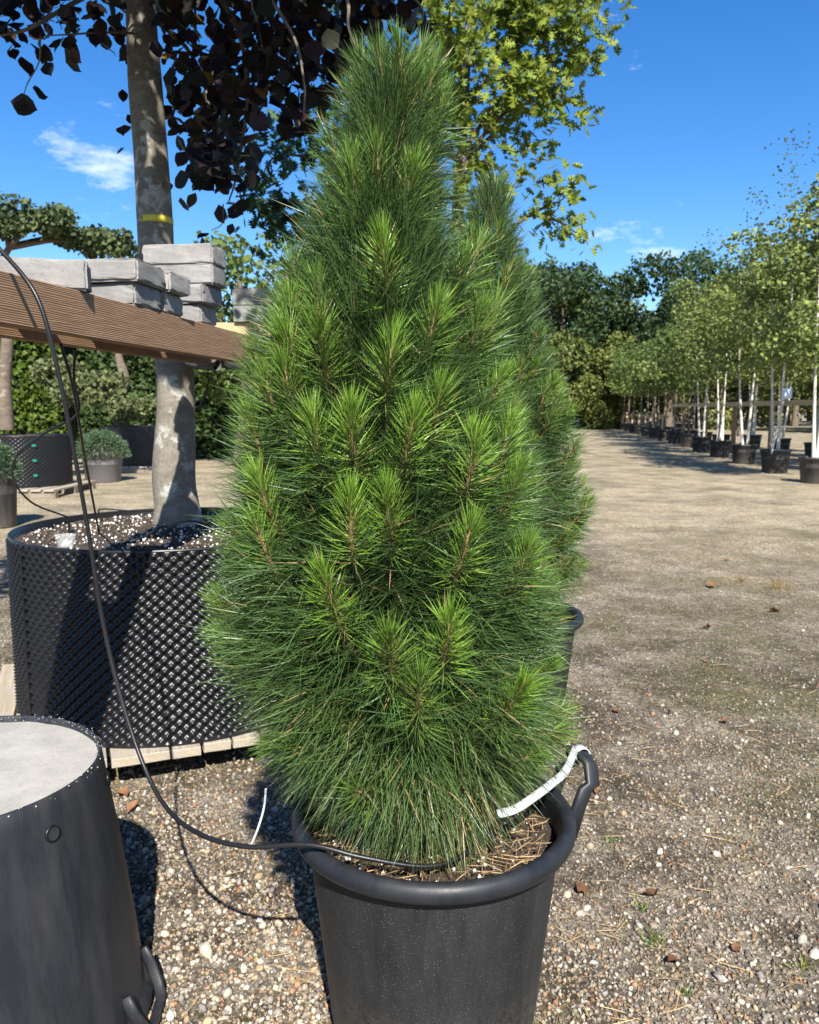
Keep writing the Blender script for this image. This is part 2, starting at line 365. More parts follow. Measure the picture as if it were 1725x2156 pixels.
def lobed():
    pts = [(0.03, 0), (.06, .18), (.30, .22), (.12, .34), (.42, .45), (.14, .54), (.40, .70), (.10, .74), (.20, .92), (0, 1.0)]
    V = [[0, 0, 0], [0, .5, -.03], [0, 1.02, -.08]]
    rr = [len(V) + k for k in range(len(pts))]; V += [[x, y, .18 * x] for x, y in pts]
    ll = [len(V) + k for k in range(len(pts))]; V += [[-x, y, .18 * x] for x, y in pts]
    F = []
    for k in range(len(pts) - 1):
        c = 1
        F.append([c, rr[k], rr[k + 1]]); F.append([c, ll[k + 1], ll[k]])
    return np.array(V, float), np.array(F)
LOB_V, LOB_F = lobed()

def ribbon_needles(B, D, L, w, bend, droop, r=rng):
    """tapered needle blades: base B, direction D, length L; returns V,F (5 verts, 3 tris each)"""
    n = len(B); D = norm(D); side = norm(np.cross(D, randdir(n, r)))
    off = norm(randdir(n, r) - 0) * bend[:, None]; off = off - D * np.sum(off * D, 1)[:, None]
    Mid = B + D * (L * .5)[:, None]; Tip = B + D * L[:, None] + off * L[:, None]
    Tip[:, 2] -= droop * L
    Mid = Mid + (Tip - (B + D * L[:, None])) * .28
    hw = (w * .5)[:, None] * side
    V = np.stack([B - hw * .8, B + hw * .8, Mid + hw, Mid - hw, Tip], 1).reshape(-1, 3)
    T = np.array([[0, 1, 2], [0, 2, 3], [3, 2, 4]]); F = (T[None] + (np.arange(n) * 5)[:, None, None]).reshape(-1, 3)
    return V, F

# ------------------------------------------------------------------ gravel, stones and litter on the yard
POT_C = np.array([.054, 1.73, 0]); POT2_C = np.array([.452, 3.52, 0]); UP_C = np.array([-1.03, 1.745, 0])
def free(xy):
    x, y = xy[:, 0], xy[:, 1]
    ok = np.hypot(x - POT_C[0], y - POT_C[1]) > .25
    ok &= np.hypot(x - POT2_C[0], y - POT2_C[1]) > .27
    ok &= np.hypot(x - UP_C[0], y - UP_C[1]) > .40
    return ok
def inview(xy, m=.1):
    return (np.abs(xy[:, 0]) < xy[:, 1] * .56 + m)
def stones(n, ymin, ymax, smin, smax, pw):
    y = ymin + (ymax - ymin) * rng.random(n) ** pw; x = (rng.random(n) * 2 - 1) * (y * .56 + .15); xy = np.stack([x, y], 1)
    return xy[free(xy)]
pal = np.array([[.42, .38, .31], [.50, .45, .37], [.36, .33, .29], [.28, .26, .24], [.56, .52, .46], [.44, .34, .22], [.33, .28, .22], [.25, .24, .24], [.40, .24, .15], [.6, .58, .54]])
def patch(x, y):   # broad uneven patches: some ground is bare, some thick with stones
    return .5 + .28 * np.sin(2.1 * x + 1.3 * np.sin(1.7 * y)) + .25 * np.sin(3.3 * y + 2.0 * np.sin(2.6 * x + 1)) + .15 * np.sin(7.1 * x + 5.2 * y)
xy = stones(150000, 1.25, 9.0, 0, 0, 1.8)
pr = np.clip(.25 + .6 * patch(xy[:, 0], xy[:, 1]) + .35 * (xy[:, 0] < .2) * (xy[:, 1] < 3), .08, 1)
xy = xy[rng.random(len(xy)) < pr]; n = len(xy)
sz = .0028 + .0062 * rng.random(n) ** 2.6 * (1 + .35 * (xy[:, 0] < .2)); sc = np.stack([sz * (.8 + .5 * rng.random(n)), sz * (.8 + .5 * rng.random(n)), sz * (.6 + .3 * rng.random(n))], 1)
tv = OCT_V * 1.0
pos = np.column_stack([xy, sz * .30]); V, F = inst(tv, OCT_F, pos, randrot(n), sc)
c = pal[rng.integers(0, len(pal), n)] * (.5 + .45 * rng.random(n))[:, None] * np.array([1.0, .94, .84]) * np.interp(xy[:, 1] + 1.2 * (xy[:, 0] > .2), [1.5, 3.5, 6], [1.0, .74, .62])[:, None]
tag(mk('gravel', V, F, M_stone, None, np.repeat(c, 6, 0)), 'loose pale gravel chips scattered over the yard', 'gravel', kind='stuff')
xy = stones(2600, 1.3, 4.2, 0, 0, 1.7); xy = xy[rng.random(len(xy)) < np.where(xy[:, 0] > .3, .45, 1)]; n = len(xy); sz = .006 + .009 * rng.random(n) ** 2.6
tv = ICO_V * (1 + .6 * (rng.random(len(ICO_V))[:, None] - .5))
V, F = inst(tv, ICO_F, np.column_stack([xy, sz * .25]), randrot(n), np.stack([sz * (.9 + .5 * rng.random(n)), sz, sz * (.55 + .3 * rng.random(n))], 1))
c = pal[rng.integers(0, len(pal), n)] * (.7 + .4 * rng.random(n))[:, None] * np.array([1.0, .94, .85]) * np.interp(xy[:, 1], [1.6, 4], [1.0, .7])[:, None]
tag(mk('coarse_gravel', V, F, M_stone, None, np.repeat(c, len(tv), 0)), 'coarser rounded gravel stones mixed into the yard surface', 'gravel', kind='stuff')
# bigger single stones
for k, (u, v, s) in enumerate([(438, 2010, .032), (1235, 1915, .018), (1512, 2060, .016), (1418, 1922, .012), (1690, 1985, .022), (1716, 2012, .018), (1250, 2030, .016), (305, 1900, .022), (1270, 1545, .014), (1195, 1570, .014), (1660, 1830, .014), (1690, 1572, .013), (480, 2095, .016), (520, 2080, .013), (1345, 1950, .014), (1600, 1480, .014), (1690, 1330, .02)]):
    p = G(u, v); q = ICO_V * (1 + .75 * (rng.random((len(ICO_V), 1)) - .5)) * np.array([s * 1.2, s * .9, s * .6]) @ randrot(1)[0].T
    q[:, 2] *= .7; o = mk('stone', q + p + np.array([0, 0, s * .28]), ICO_F, M_stone, None, np.tile(pal[[0, 1, 2, 6][k % 4]] * (.75 + .2 * rng.random()), (len(q), 1)))
    tag(o, 'larger pale loose stone lying on the gravel', 'stone', 'larger stones on the gravel')
# dry needle litter on the ground
xy = stones(3200, 1.3, 5.0, 0, 0, 1.2); d = np.hypot(xy[:, 0] - .25, (xy[:, 1] - 2.1) * .8); xy = xy[rng.random(len(xy)) < np.exp(-d * 1.3) + .05]; n = len(xy)
def litter(xy, z, n, lmin=.05, lmax=.12):
    a = rng.random(n) * 2 * np.pi; D = np.stack([np.cos(a), np.sin(a), .06 * rng.normal(size=n)], 1)
    return ribbon_needles(np.column_stack([xy, z]), D, lmin + (lmax - lmin) * rng.random(n), np.full(n, .0022), .12 * rng.random(n), np.zeros(n))
V, F = litter(xy, np.full(n, .010) + .004 * rng.random(n), n)
c = np.array([.42, .29, .15]) * (.6 + .7 * rng.random((n, 1))); tag(mk('needle_litter', V, F, M_dry, None, np.repeat(c, 5, 0)), 'dry tan pine needles fallen on the gravel', 'litter', kind='stuff')
# fallen leaves, one by one
def curled(size, seed):
    r = np.random.default_rng(seed); V = OVA_V.copy() - np.array([0, .5, 0]); V[:, 0] *= .75; V[:, 2] += 1.3 * V[:, 0] ** 2 + .5 * (V[:, 1] - .2 * r.normal()) ** 2 + .10 * r.normal(size=len(V))
    return V * size
LEAFSPOTS = [(1485, 1395, .055, 'curled rust brown leaf lying beyond the second pot'), (1298, 1502, .045, 'small folded brown leaf beside the rear black pot'), (1525, 1525, .04, 'dark brown leaf lying alone on bare gravel'), (1410, 1505, .025, 'tiny orange leaf scrap on the gravel'),
             (1258, 1672, .035, 'orange leaf fragment close to the white strap'), (1226, 1882, .055, 'long reddish leaf beside the front pot'), (1370, 1890, .045, 'pale orange leaf scrap near weeds on the gravel'), (258, 1677, .07, 'curled orange brown leaf under the pallet edge'), (278, 1712, .05, 'yellow brown leaf between concrete filled pot and pallet'),
             (1500, 1238, .09, 'flat tan leaf out on the open track'), (1530, 1182, .07, 'orange tan leaf farther up the open track'), (1632, 1290, .08, 'brown curled leaf beside dry grass clump'), (1550, 2005, .035, 'small orange shard of leaf on dark earth'), (1420, 2035, .04, 'red brown scrap of leaf on dark earth'), (1490, 1325, .05, 'pinkish tan leaf lying on the track')]
for k, (u, v, s, lab) in enumerate(LEAFSPOTS):
    p = G(u, v); Vv = curled(s, k); a = rng.random() * 6.28; Rz = np.array([[math.cos(a), -math.sin(a), 0], [math.sin(a), math.cos(a), 0], [0, 0, 1]])
    Vv = Vv @ Rz.T; Vv[:, 2] -= Vv[:, 2].min() - .007
    tag(mk('fallen_leaf', Vv + p, OVA_F, M_dry, None, np.tile(np.array([.19, .095, .045]) * (.6 + .6 * rng.random()), (len(Vv), 1))), lab, 'leaf')
# weeds
def weed(u, v, h, nb, lab, col):
    p = G(u, v); n = nb; a = rng.random(n) * 6.28; D = np.stack([np.cos(a) * .7, np.sin(a) * .7, .5 + rng.random(n)], 1)
    V, F = ribbon_needles(p + np.column_stack([rng.normal(size=(n, 2)) * h * .25, np.zeros(n)]), D, h * (.5 + .7 * rng.random(n)), np.full(n, .003), .3 * rng.random(n), .2 * rng.random(n))
    tag(mk('grass_tuft', V, F, M_leaf, None, np.repeat(np.array(col) * (.7 + .6 * rng.random((n, 1))), 5, 0)), lab, 'grass')
g1 = (.13, .19, .035); g2 = (.32, .22, .10)
for a in [(1380, 1990, .05, 26, 'small fresh grass tuft on dark gravel beside the front pot', g1), (1350, 1915, .05, 14, 'sparse grass blades by the pale orange leaf scrap', g1), (1690, 2040, .045, 24, 'yellowish weed tuft among loose stones', (.2, .2, .05)), (1445, 2095, .03, 16, 'tiny green weed between gravel stones', g1), (1290, 1775, .04, 16, 'thin grass blades under the pot handle', g1),
          (700, 1790, .0, 0, '', g1)][:-1]: weed(*a)
weed(1640, 1240, .16, 90, 'dead straw coloured grass clump on the track', g2); weed(1560, 1225, .10, 50, 'low dry orange grass patch on the track', g2)
weed(535, 2020, .02, 10, 'tiny green sprout left of the front pot', g1); weed(405, 1660, .02, 10, 'tiny green sprout in front of the pallet', g1)

# ------------------------------------------------------------------ potted pines
def soil_disc(name, c, r, z, mat, parent, amp=.012, seg=56, rings=14, seed=1, dome=.03):
    q = np.random.default_rng(seed); rr = np.linspace(0.001, r, rings); th = np.linspace(0, 2 * np.pi, seg, endpoint=False)
    A, B = np.meshgrid(rr, th, indexing='ij'); z_ = z + amp * (np.sin(A * 40 + 3 * np.cos(B * 2)) * .4 + np.sin(B * 5 + A * 23) * .4 + q.normal(size=A.shape) * .35) + dome * (1 - A / r)
    V = np.stack([c[0] + A * np.cos(B), c[1] + A * np.sin(B), z_], -1).reshape(-1, 3)
    i = np.arange(rings - 1)[:, None] * seg; j = np.arange(seg)[None]; j2 = (j + 1) % seg
    return mk(name, V, np.stack([i + j, i + seg + j, i + seg + j2, i + j2], -1).reshape(-1, 4), mat, parent, None, True)
def handle(pot, c, ang, r=.317, z=.552):
    """loop handle standing on the rim: two legs and a bent grip"""
    def at(a, rr, zz): return np.array([c[0] + rr * math.cos(a), c[1] + rr * math.sin(a), c[2] + zz])
    d = R(10.5)
    h = box_path('handle', [at(ang - d, r - .005, z - .075), at(ang - d, r + .012, z - .01), at(ang - d * .95, r + .030, z + .042), at(ang - d * .8, r + .050, z + .048), at(ang - d * .72, r + .044, z + .092), at(ang - d * .3, r + .040, z + .102), at(ang + d * .3, r + .040, z + .102), at(ang + d * .72, r + .044, z + .092), at(ang + d * .8, r + .050, z + .048), at(ang + d * .95, r + .030, z + .042), at(ang + d, r + .012, z - .01), at(ang + d, r - .005, z - .075)], .032, .012, M_rim, pot)
    return h
def box_path(name, pts, w, th, mat, parent=None, bevel=True):
    """flat bar of width w and thickness th swept along a path"""
    p = np.array(pts); T = norm(np.gradient(p, axis=0)); cen = p.mean(0); nrm = norm(p - cen); Sd = norm(np.cross(T, np.array([0, 0, 1.0]) * .0 + norm(np.cross(T, np.roll(T, 1, 0) * 0 + np.cross(T[0], p[len(p) // 2] - p[0]))) ))
    # binormal of the loop plane, so the bar keeps its broad side square to the loop
    b = norm(np.cross(p[-1] - p[0], p[len(p) // 2] - p[0])); A = norm(np.cross(T, b)); Bn = np.tile(b, (len(p), 1))
    prof = [(-.5, -.3), (-.3, -.5), (.3, -.5), (.5, -.3), (.5, .3), (.3, .5), (-.3, .5), (-.5, .3)]
    V = np.concatenate([[p[k] + A[k] * th * 1.25 * y + Bn[k] * w * x for x, y in prof] for k in range(len(p))]); s = len(prof); n = len(p)
    i = np.arange(n - 1)[:, None] * s; j = np.arange(s)[None]; j2 = (j + 1) % s
    F = np.stack([i + j, i + j2, i + s + j2, i + s + j], -1).reshape(-1, 4)
    F = np.vstack([F, [[0, 7, 6, 1], [1, 6, 5, 2], [2, 5, 4, 3]], np.array([[0, 1, 6, 7], [1, 2, 5, 6], [2, 3, 4, 5]]) + (n - 1) * s])
    return mk(name, V, F, mat, parent)
def pine_pot(c, label, angs, mat=None, seed=1):
    t = empty('plant_pot', c, label, 'pot', 'black pots holding the pines')
    lathe('body', [(.001, .004), (.217, .004), (.224, .012), (.237, .12), (.260, .33), (.2815, .515), (.282, .527)], c, M_pot, t, 96)
    rim = [(.268, .40), (.277, .52), (.280, .546), (.285, .558), (.294, .5645), (.303, .5635), (.311, .557), (.3155, .547), (.316, .536), (.312, .527), (.306, .5235), (.302, .526), (.290, .527), (.283, .524)]
    rm = lathe('rim', rim, c, M_rim, t, 112)
    for a in angs: handle(t, c, a)
    so_ = soil_disc('soil', c, .2715, .486, M_soil, t, seed=seed)
    return t
pot1 = pine_pot(POT_C, 'black round pot in front, white strap tied to its handle', [R(14), R(155)], seed=1)
pot2 = pine_pot(POT2_C, 'black round pot behind, mostly hidden by the front pine', [R(70), R(250)], seed=2)
# litter and perlite lying on the soil of the front pot
n = 950; a = rng.random(n) * 6.28; r_ = .25 * np.sqrt(rng.random(n)); xy = np.stack([POT_C[0] + r_ * np.cos(a), POT_C[1] + r_ * np.sin(a)], 1)
V, F = litter(xy, .503 + .03 * (1 - r_ / .26) + .016 * rng.random(n), n, .03, .085); V[:, :2] = POT_C[:2] + (V[:, :2] - POT_C[:2]) * np.minimum(1, .268 / (np.hypot(*(V[:, :2] - POT_C[:2]).T) + 1e-9))[:, None]
c = np.array([.40, .27, .145]) * (.35 + .9 * rng.random((n, 1))); tag(mk('dry_needles', V, F, M_dry, pot1, np.repeat(c, 5, 0)), kind='stuff')
n = 420; a = rng.random(n) * 6.28; r_ = .25 * np.sqrt(rng.random(n)); sz = .002 + .004 * rng.random(n) ** 2
V, F = inst(OCT_V, OCT_F, np.stack([POT_C[0] + r_ * np.cos(a), POT_C[1] + r_ * np.sin(a), .500 + .03 * (1 - r_ / .26) + .01 * rng.random(n)], 1), randrot(n), sz)
cc = np.where(rng.random((n, 1)) < .55, np.array([[.72, .7, .66]]), np.array([[.10, .07, .045]])); tag(mk('perlite', V, F, M_stone, pot1, np.repeat(cc, 6, 0)), kind='stuff')

OUT = [(50, 800, 880), (80, 755, 920), (110, 735, 940), (200, 715, 946), (300, 655, 962), (400, 640, 985), (500, 583, 1016), (600, 545, 1060), (700, 474, 1090), (800, 460, 1122), (900, 440, 1150), (1000, 424, 1182), (1100, 410, 1212), (1200, 402, 1228), (1300, 394, 1236), (1400, 406, 1234), (1500, 438, 1216), (1600, 520, 1112), (1700, 622, 1008), (1770, 715, 950)]
prof = []
for v, a, b in OUT:
    p, q = P(a, v, POT_C[1]), P(b, v, POT_C[1]); prof.append((p[2], (p[0] + q[0]) / 2 - POT_C[0], (q[0] - p[0]) / 2))
prof = np.array(sorted(prof)); ZP, XC, RP = prof.T
def elev_at(z):   # how steeply the loose outer needles rise, by height
    return np.interp(z, [.45, .6, .75, .95, 1.3, 1.8, 2.2], [-78, -58, -18, 8, 28, 50, 70])
def pine(name, label, C, sc, heroes, nsh, dens, nfill, wid, seed, lean=(0, 0)):
    q = np.random.default_rng(seed)
    zt = lambda z: .5 + (z - .5) * sc[2]
    t = empty(name, (C[0], C[1], .47), label, 'pine', 'potted pines')
    def axis(z):
        z0 = .5 + (z - .5) / sc[2]; return np.array([C[0] + np.interp(z0, ZP, XC) * sc[0] * np.clip((z0 - .5) * 2, .2, 1), C[1], z])
    def rad(z): return np.interp(.5 + (z - .5) / sc[2], ZP, RP) * sc[0]
    ztop = zt(2.13)
    zz = np.linspace(.47, ztop - .05, 24); path = np.array([axis(z) for z in zz]); path[0, :2] = C[:2]
    V, F = tube_arr(path, np.interp(zz, [.47, ztop], [.034, .006]), 10, False); mk('trunk', V, F, M_stem, t, np.tile([.13, .095, .065], (len(V), 1)), True)
    sh = []                                   # (tip, tip direction, brightness, length scale)
    for (u, v, br) in heroes:
        y = C[1] - .2
        for _ in range(6):
            p = P(u, v, y); ax = axis(p[2]); R_ = max(.02, rad(p[2]) - .055); dx = np.clip((p[0] - ax[0]) / R_, -.98, .98); y = C[1] - R_ * math.sqrt(1 - dx * dx) * .93
        p = P(u, v, y); o = norm(np.array([p[0] - axis(p[2])[0], p[1] - C[1], 0.])); ti = R(np.interp(p[2], [.8, 1.1, 1.6], [32, 18, 12])) + .08 * q.normal()
        sh.append((p, norm(np.array([0, 0, math.cos(ti)]) + o * math.sin(ti) + .06 * q.normal(size=3)), br, 1.0))
    sh.append((axis(ztop - .03), np.array([0, 0, 1.]), .35, 1.1))
    ga = 2.39996; k = 0
    while len(sh) < nsh:
        k += 1; z = .70 + (2.0 - .70) * q.random(); z = zt(z)
        if q.random() > rad(z) / .44: continue
        th = k * ga + q.normal() * .2; ax = axis(z); fr = .97 - .22 * q.random() ** 1.6
        R_ = max(.01, rad(z) - .062) * fr; tip = ax + np.array([math.cos(th) * R_, math.sin(th) * R_, 0])
        z0 = .5 + (z - .5) / sc[2]; ti = R(np.interp(z0, [.55, .7, .9, 1.2, 1.7, 2.1], [100, 72, 44, 27, 18, 10]) + 9 * q.normal())
        o = np.array([math.cos(th), math.sin(th), 0]); br = .18 + .45 * q.random() ** 2
        if any(np.linalg.norm(tip - s[0]) < .115 for s in sh[:len(heroes)]): continue
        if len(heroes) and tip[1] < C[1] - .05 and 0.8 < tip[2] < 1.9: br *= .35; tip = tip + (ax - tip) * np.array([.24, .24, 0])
        sh.append((tip, norm(np.array([0, 0, math.cos(ti)]) + o * math.sin(ti)), br, .85 + .3 * q.random()))
    for (tip, d1, br, ls) in sh:
        ax = axis(max(.56, tip[2] - .16 * ls - .10)); o = tip - axis(tip[2]); rr = np.linalg.norm(o[:2])
        base = ax + np.array([o[0], o[1], 0]) * .25; Ln = np.linalg.norm(tip - base); c1 = tip - d1 * Ln * .6
        s = np.linspace(0, 1, 9)[:, None]; path = (1 - s) ** 2 * base + 2 * s * (1 - s) * c1 + s ** 2 * tip
        V, F = tube_arr(path, np.interp(s[:, 0], [0, .6, .93, 1], [.008, .005, .0042, .002]), 5, False)
        cs = np.where(s > .70, np.array([[.17, .11, .05]]), np.array([[.13, .10, .075]])); cs[-1] = (.42, .25, .13)
        st = mk('shoot', V, F, M_stem, t, np.repeat(cs, 5, 0), True)
        # current-year needles round the tip, older ones below
        n1, n2 = int((150 + 110 * (br > .5)) * dens), int(190 * dens)
        f1 = 1 - np.minimum(.95, .115 * ls / Ln) * q.random(n1) ** 1.25; f2 = np.clip(1 - (.07 + .33 * q.random(n2)) * ls / Ln, .05, 1)
        f = np.concatenate([f1, f2]); new = np.arange(n1 + n2) < n1
        pb = (1 - f)[:, None] ** 2 * base + 2 * (f * (1 - f))[:, None] * c1 + f[:, None] ** 2 * tip
        tg = norm(2 * (1 - f)[:, None] * (c1 - base) + 2 * f[:, None] * (tip - c1))
        side = randdir(len(f), q); side = norm(side - tg * np.sum(side * tg, 1)[:, None])
        ang = np.where(new, np.radians(14 + 60 * (1 - f) / max(.115 * ls / Ln, .05) + 11 * q.normal(size=len(f))), np.radians(56 + 15 * q.normal(size=len(f))))
        ang = np.clip(ang, .02, 1.7)
        D = tg * np.cos(ang)[:, None] + side * np.sin(ang)[:, None]
        od = np.array([o[0], o[1], 0]) / (rr + 1e-6) * min(1, rr / .05)
        D = D + np.where(new, .05, .38)[:, None] * od
        L = np.where(new, .076, .120) * (.75 + .42 * q.random(len(f))) * (.9 + .1 * ls); L = np.where(new & (f > .97), L * .8, L)
        V, F = ribbon_needles(pb, D, L, wid * (.85 + .3 * q.random(len(f))), .10 + .10 * q.random(len(f)), np.where(new, .03, .10) * q.random(len(f)), q)
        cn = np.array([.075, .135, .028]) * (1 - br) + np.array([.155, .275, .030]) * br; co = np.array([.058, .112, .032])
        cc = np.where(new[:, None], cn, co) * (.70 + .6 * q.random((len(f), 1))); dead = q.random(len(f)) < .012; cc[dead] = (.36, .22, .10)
        C5 = np.repeat(cc[:, None], 5, 1); pale = np.array([.30, .24, .11]); w0 = np.where(new, .55, .15)[:, None, None]
        C5[:, :2] = C5[:, :2] * (1 - w0) + pale * w0; C5[:, 4] *= 1.15
        mk('needles', V, F, M_needle, st, C5.reshape(-1, 3))
    # loose outer needles between the shoots
    z = zt(.545 + (2.08 - .545) * q.random(nfill * 3)); rz = np.interp(.5 + (z - .5) / sc[2], ZP, RP) * sc[0]; keep = q.random(len(z)) < rz / .44; z = z[keep][:nfill]; rz = rz[keep][:nfill]; n = len(z)
    th = q.random(n) * 2 * np.pi; z0 = .5 + (z - .5) / sc[2]
    lump = .86 + .16 * np.sin(th * 7 + 9 * z) * np.sin(13 * z - 3 * th)
    r_ = np.maximum(.01, rz - .10) * (.58 + .40 * q.random(n) ** .6) * lump; axx = np.array([axis(a) for a in z])
    Bp = axx + np.stack([np.cos(th) * r_, np.sin(th) * r_, np.zeros(n)], 1)
    el = np.radians(elev_at(z0) + 17 * q.normal(size=n)); tw = th + .42 * q.normal(size=n)
    D = np.stack([np.cos(tw) * np.cos(el), np.sin(tw) * np.cos(el), np.sin(el)], 1)
    V, F = ribbon_needles(Bp, D, .112 * (.8 + .45 * q.random(n)), wid * (.85 + .3 * q.random(n)), .08 + .12 * q.random(n), .10 * q.random(n) + .12 * (z0 < .8), q)
    V[:, 2] = np.maximum(V[:, 2], .492)
    low = np.clip((.95 - z0) / .3, 0, 1)[:, None]
    cc = (np.array([.062, .112, .030]) * (1 - low) + np.array([.085, .128, .036]) * low) * (.65 + .7 * q.random((n, 1))); dead = q.random(n) < .015 + .07 * low[:, 0]; cc[dead] = (.36, .25, .12)
    tag(mk('loose_needles', V, F, M_needle, t, np.repeat(cc, 5, 0)), kind='stuff')
    return t
HERO = [(840, 105, .3), (800, 118, .25), (885, 118, .25), (762, 140, .25), (915, 140, .3), (740, 200, .3), (930, 215, .3), (905, 165, .25), (775, 165, .25), (745, 345, .55), (868, 360, .65), (905, 300, .4), (795, 320, .4), (700, 300, .35), (806, 510, .95), (620, 560, .4), (668, 600, .5), (610, 640, .6), (975, 560, .5), (1010, 520, .45), (920, 650, .75), (1010, 665, .6), (602, 705, .75), (672, 690, .75), (825, 720, .85), (1045, 640, .4), (740, 870, .95), (872, 880, .95), (998, 925, .95), (1070, 905, .9), (660, 880, .9), (925, 830, .85), (1050, 800, .7), (560, 800, .5), (545, 1010, .85), (737, 1050, .95), (815, 1045, .95), (990, 1115, .85), (683, 1215, .95), (946, 1310, 1.), (820, 1345, .6), (1098, 1450, 1.), (885, 1430, .6), (540, 1110, .5), (530, 880, .5), (870, 180, .3), (600, 780, .6), (1090, 1000, .7), (1110, 1160, .6)]
pine1 = pine('pine_tree', 'dense conical green pine in the front pot', POT_C, (1, 1, 1), HERO, 262, 1.2, 42000, .00195, 3)
pine2 = pine('pine_tree', 'taller narrow pine standing behind the front one', POT2_C, (1.18, 1, 1.17), [], 190, .6, 17000, .0030, 5)

# ------------------------------------------------------------------ strap and drip line on the front pot
def flat_strip(name, pts, w, th, mat, wdir=None, n=40, parent=None):
    p = smoothpath(pts, n); T = norm(np.gradient(p, axis=0)); wd = np.tile(np.array(wdir if wdir is not None else [0, 0, 1.]), (n, 1)); wd = wd if wd.shape == p.shape else wd
    A = norm(wd - T * np.sum(wd * T, 1)[:, None]); B = np.cross(T, A)
    V = np.stack([p + A * w / 2 + B * th / 2, p - A * w / 2 + B * th / 2, p - A * w / 2 - B * th / 2, p + A * w / 2 - B * th / 2], 1).reshape(-1, 3)
    i = np.arange(n - 1)[:, None] * 4; j = np.arange(4)[None]; j2 = (j + 1) % 4
    F = np.vstack([np.stack([i + j, i + j2, i + 4 + j2, i + 4 + j], -1).reshape(-1, 4), [[3, 2, 1, 0]], [[4 * n - 4, 4 * n - 3, 4 * n - 2, 4 * n - 1]]])
    return mk(name, V, F, mat, parent)
hx, hy = POT_C[0] + .357 * math.cos(R(14)), POT_C[1] + .357 * math.sin(R(14))
st = empty('white_strap', (hx, hy, .64), 'white webbing strap looped round the pot handle', 'strap')
flat_strip('tail', [P(1048, 1714, 1.545), P(1085, 1704, 1.555), P(1125, 1678, 1.585), P(1162, 1650, 1.635), P(1192, 1622, 1.70), (hx - .012, hy - .002, .665)], .017, .0022, M_white, (.565, -.52, -.6), parent=st)
lp = []
for k in range(15):
    a = 2 * math.pi * k / 14; lp.append((hx + .017 * math.cos(a) * math.cos(R(14)), hy + .017 * math.cos(a) * math.sin(R(14)), .652 + .016 * math.sin(a)))
flat_strip('loop', lp, .03, .0025, M_white, (-math.sin(R(14)), math.cos(R(14)), 0), 30, st)

dl = empty('drip_hose', (POT_C[0], POT_C[1], .5), 'long black drip hose arching from the beam into the front pot', 'hose')
pts = [P(-40, 490, 1.86), P(0, 525, 1.86), P(75, 620, 1.83), P(115, 750, 1.83), P(152, 930, 1.85), P(188, 1130, 1.87), P(215, 1300, 1.87), P(250, 1450, 1.85), P(298, 1600, 1.80), P(350, 1700, 1.72), P(420, 1756, 1.62), P(520, 1783, 1.56), (POT_C[0] - .255, POT_C[1] - .198, .584), (POT_C[0] - .15, POT_C[1] - .212, .566), (POT_C[0] - .03, POT_C[1] - .205, .542), (POT_C[0] + .04, POT_C[1] - .175, .540), (POT_C[0] + .095, POT_C[1] - .125, .552)]
tube('tube', smoothpath(pts, 150), .0052, M_hose, dl, 8)
e = np.array(pts[-1]); tube('peg', smoothpath([e, e + [.012, .008, .012], e + [.022, .010, .0], e + [.030, .012, -.05]], 14), np.interp(np.linspace(0, 1, 14), [0, .3, 1], [.006, .008, .0045]), M_black, dl, 8)
zt_ = empty('cable_tie', P(540, 1740, 1.66), 'thin white plastic tie hanging beside the front pot', 'cable tie')
flat_strip('strip', [P(560, 1660, 1.62), P(556, 1700, 1.62), P(543, 1745, 1.60), P(524, 1790, 1.58)], .0042, .0012, M_tie, (1, .2, .3), 16, zt_)

# ------------------------------------------------------------------ upturned pot filled with concrete
UH = .65
up = empty('concrete_filled_pot', UP_C, 'upturned black plastic pot filled level with pale concrete', 'pot')
lathe('body', [(.405, .006), (.408, .03), (.392, .045), (.388, .06), (.375, .20), (.345, .44), (.318, .62), (.314, .648), (.3095, .651), (.3065, .646), (.306, .60)], UP_C, M_upturn, up, 96)
q = np.random.default_rng(9)
soil_disc('concrete_fill', UP_C, .3055, .634, M_fill, up, .0018, 72, 16, 4, .004)
# crusty cement smears on the lip
n = 700; a = rng.random(n) * 6.28; V, F = inst(OCT_V, OCT_F, np.stack([UP_C[0] + (.309 + .004 * rng.normal(size=n)) * np.cos(a), UP_C[1] + (.309 + .004 * rng.normal(size=n)) * np.sin(a), .646 + .004 * rng.normal(size=n)], 1), randrot(n), .001 + .0018 * rng.random(n) ** 3)
tag(mk('cement_crust', V, F, M_stone, up, np.tile([.34, .335, .32], (len(V), 1))), kind='stuff')
for ang in (-75, -28, 18, 65, 110, 155, 200, 245):      # drain holes with moulded collars
    a = R(ang); zc = .575; rr = .3265; c = np.array([UP_C[0] + rr * math.cos(a), UP_C[1] + rr * math.sin(a), zc]); nrm = norm(np.array([math.cos(a), math.sin(a), .13])); u_ = norm(np.cross(nrm, [0, 0, 1])); w_ = np.cross(u_, nrm)
    th = np.linspace(0, 2 * np.pi, 25)[:, None]; ring = c + .015 * (np.cos(th) * u_ + np.sin(th) * w_)
    h = tube('drain_hole', ring, .0032, M_black, up, 6)
    th = np.linspace(0, 2 * np.pi, 20, endpoint=False)[:, None]; dsk = np.vstack([c - nrm * .002 + 0 * u_, c - nrm * .002 + .0135 * (np.cos(th) * u_ + np.sin(th) * w_) + nrm * .002])
    mk('plug', dsk + nrm * .0035, np.array([[0, 1 + k, 1 + (k + 1) % 20] for k in range(20)]), M_upturn, h)
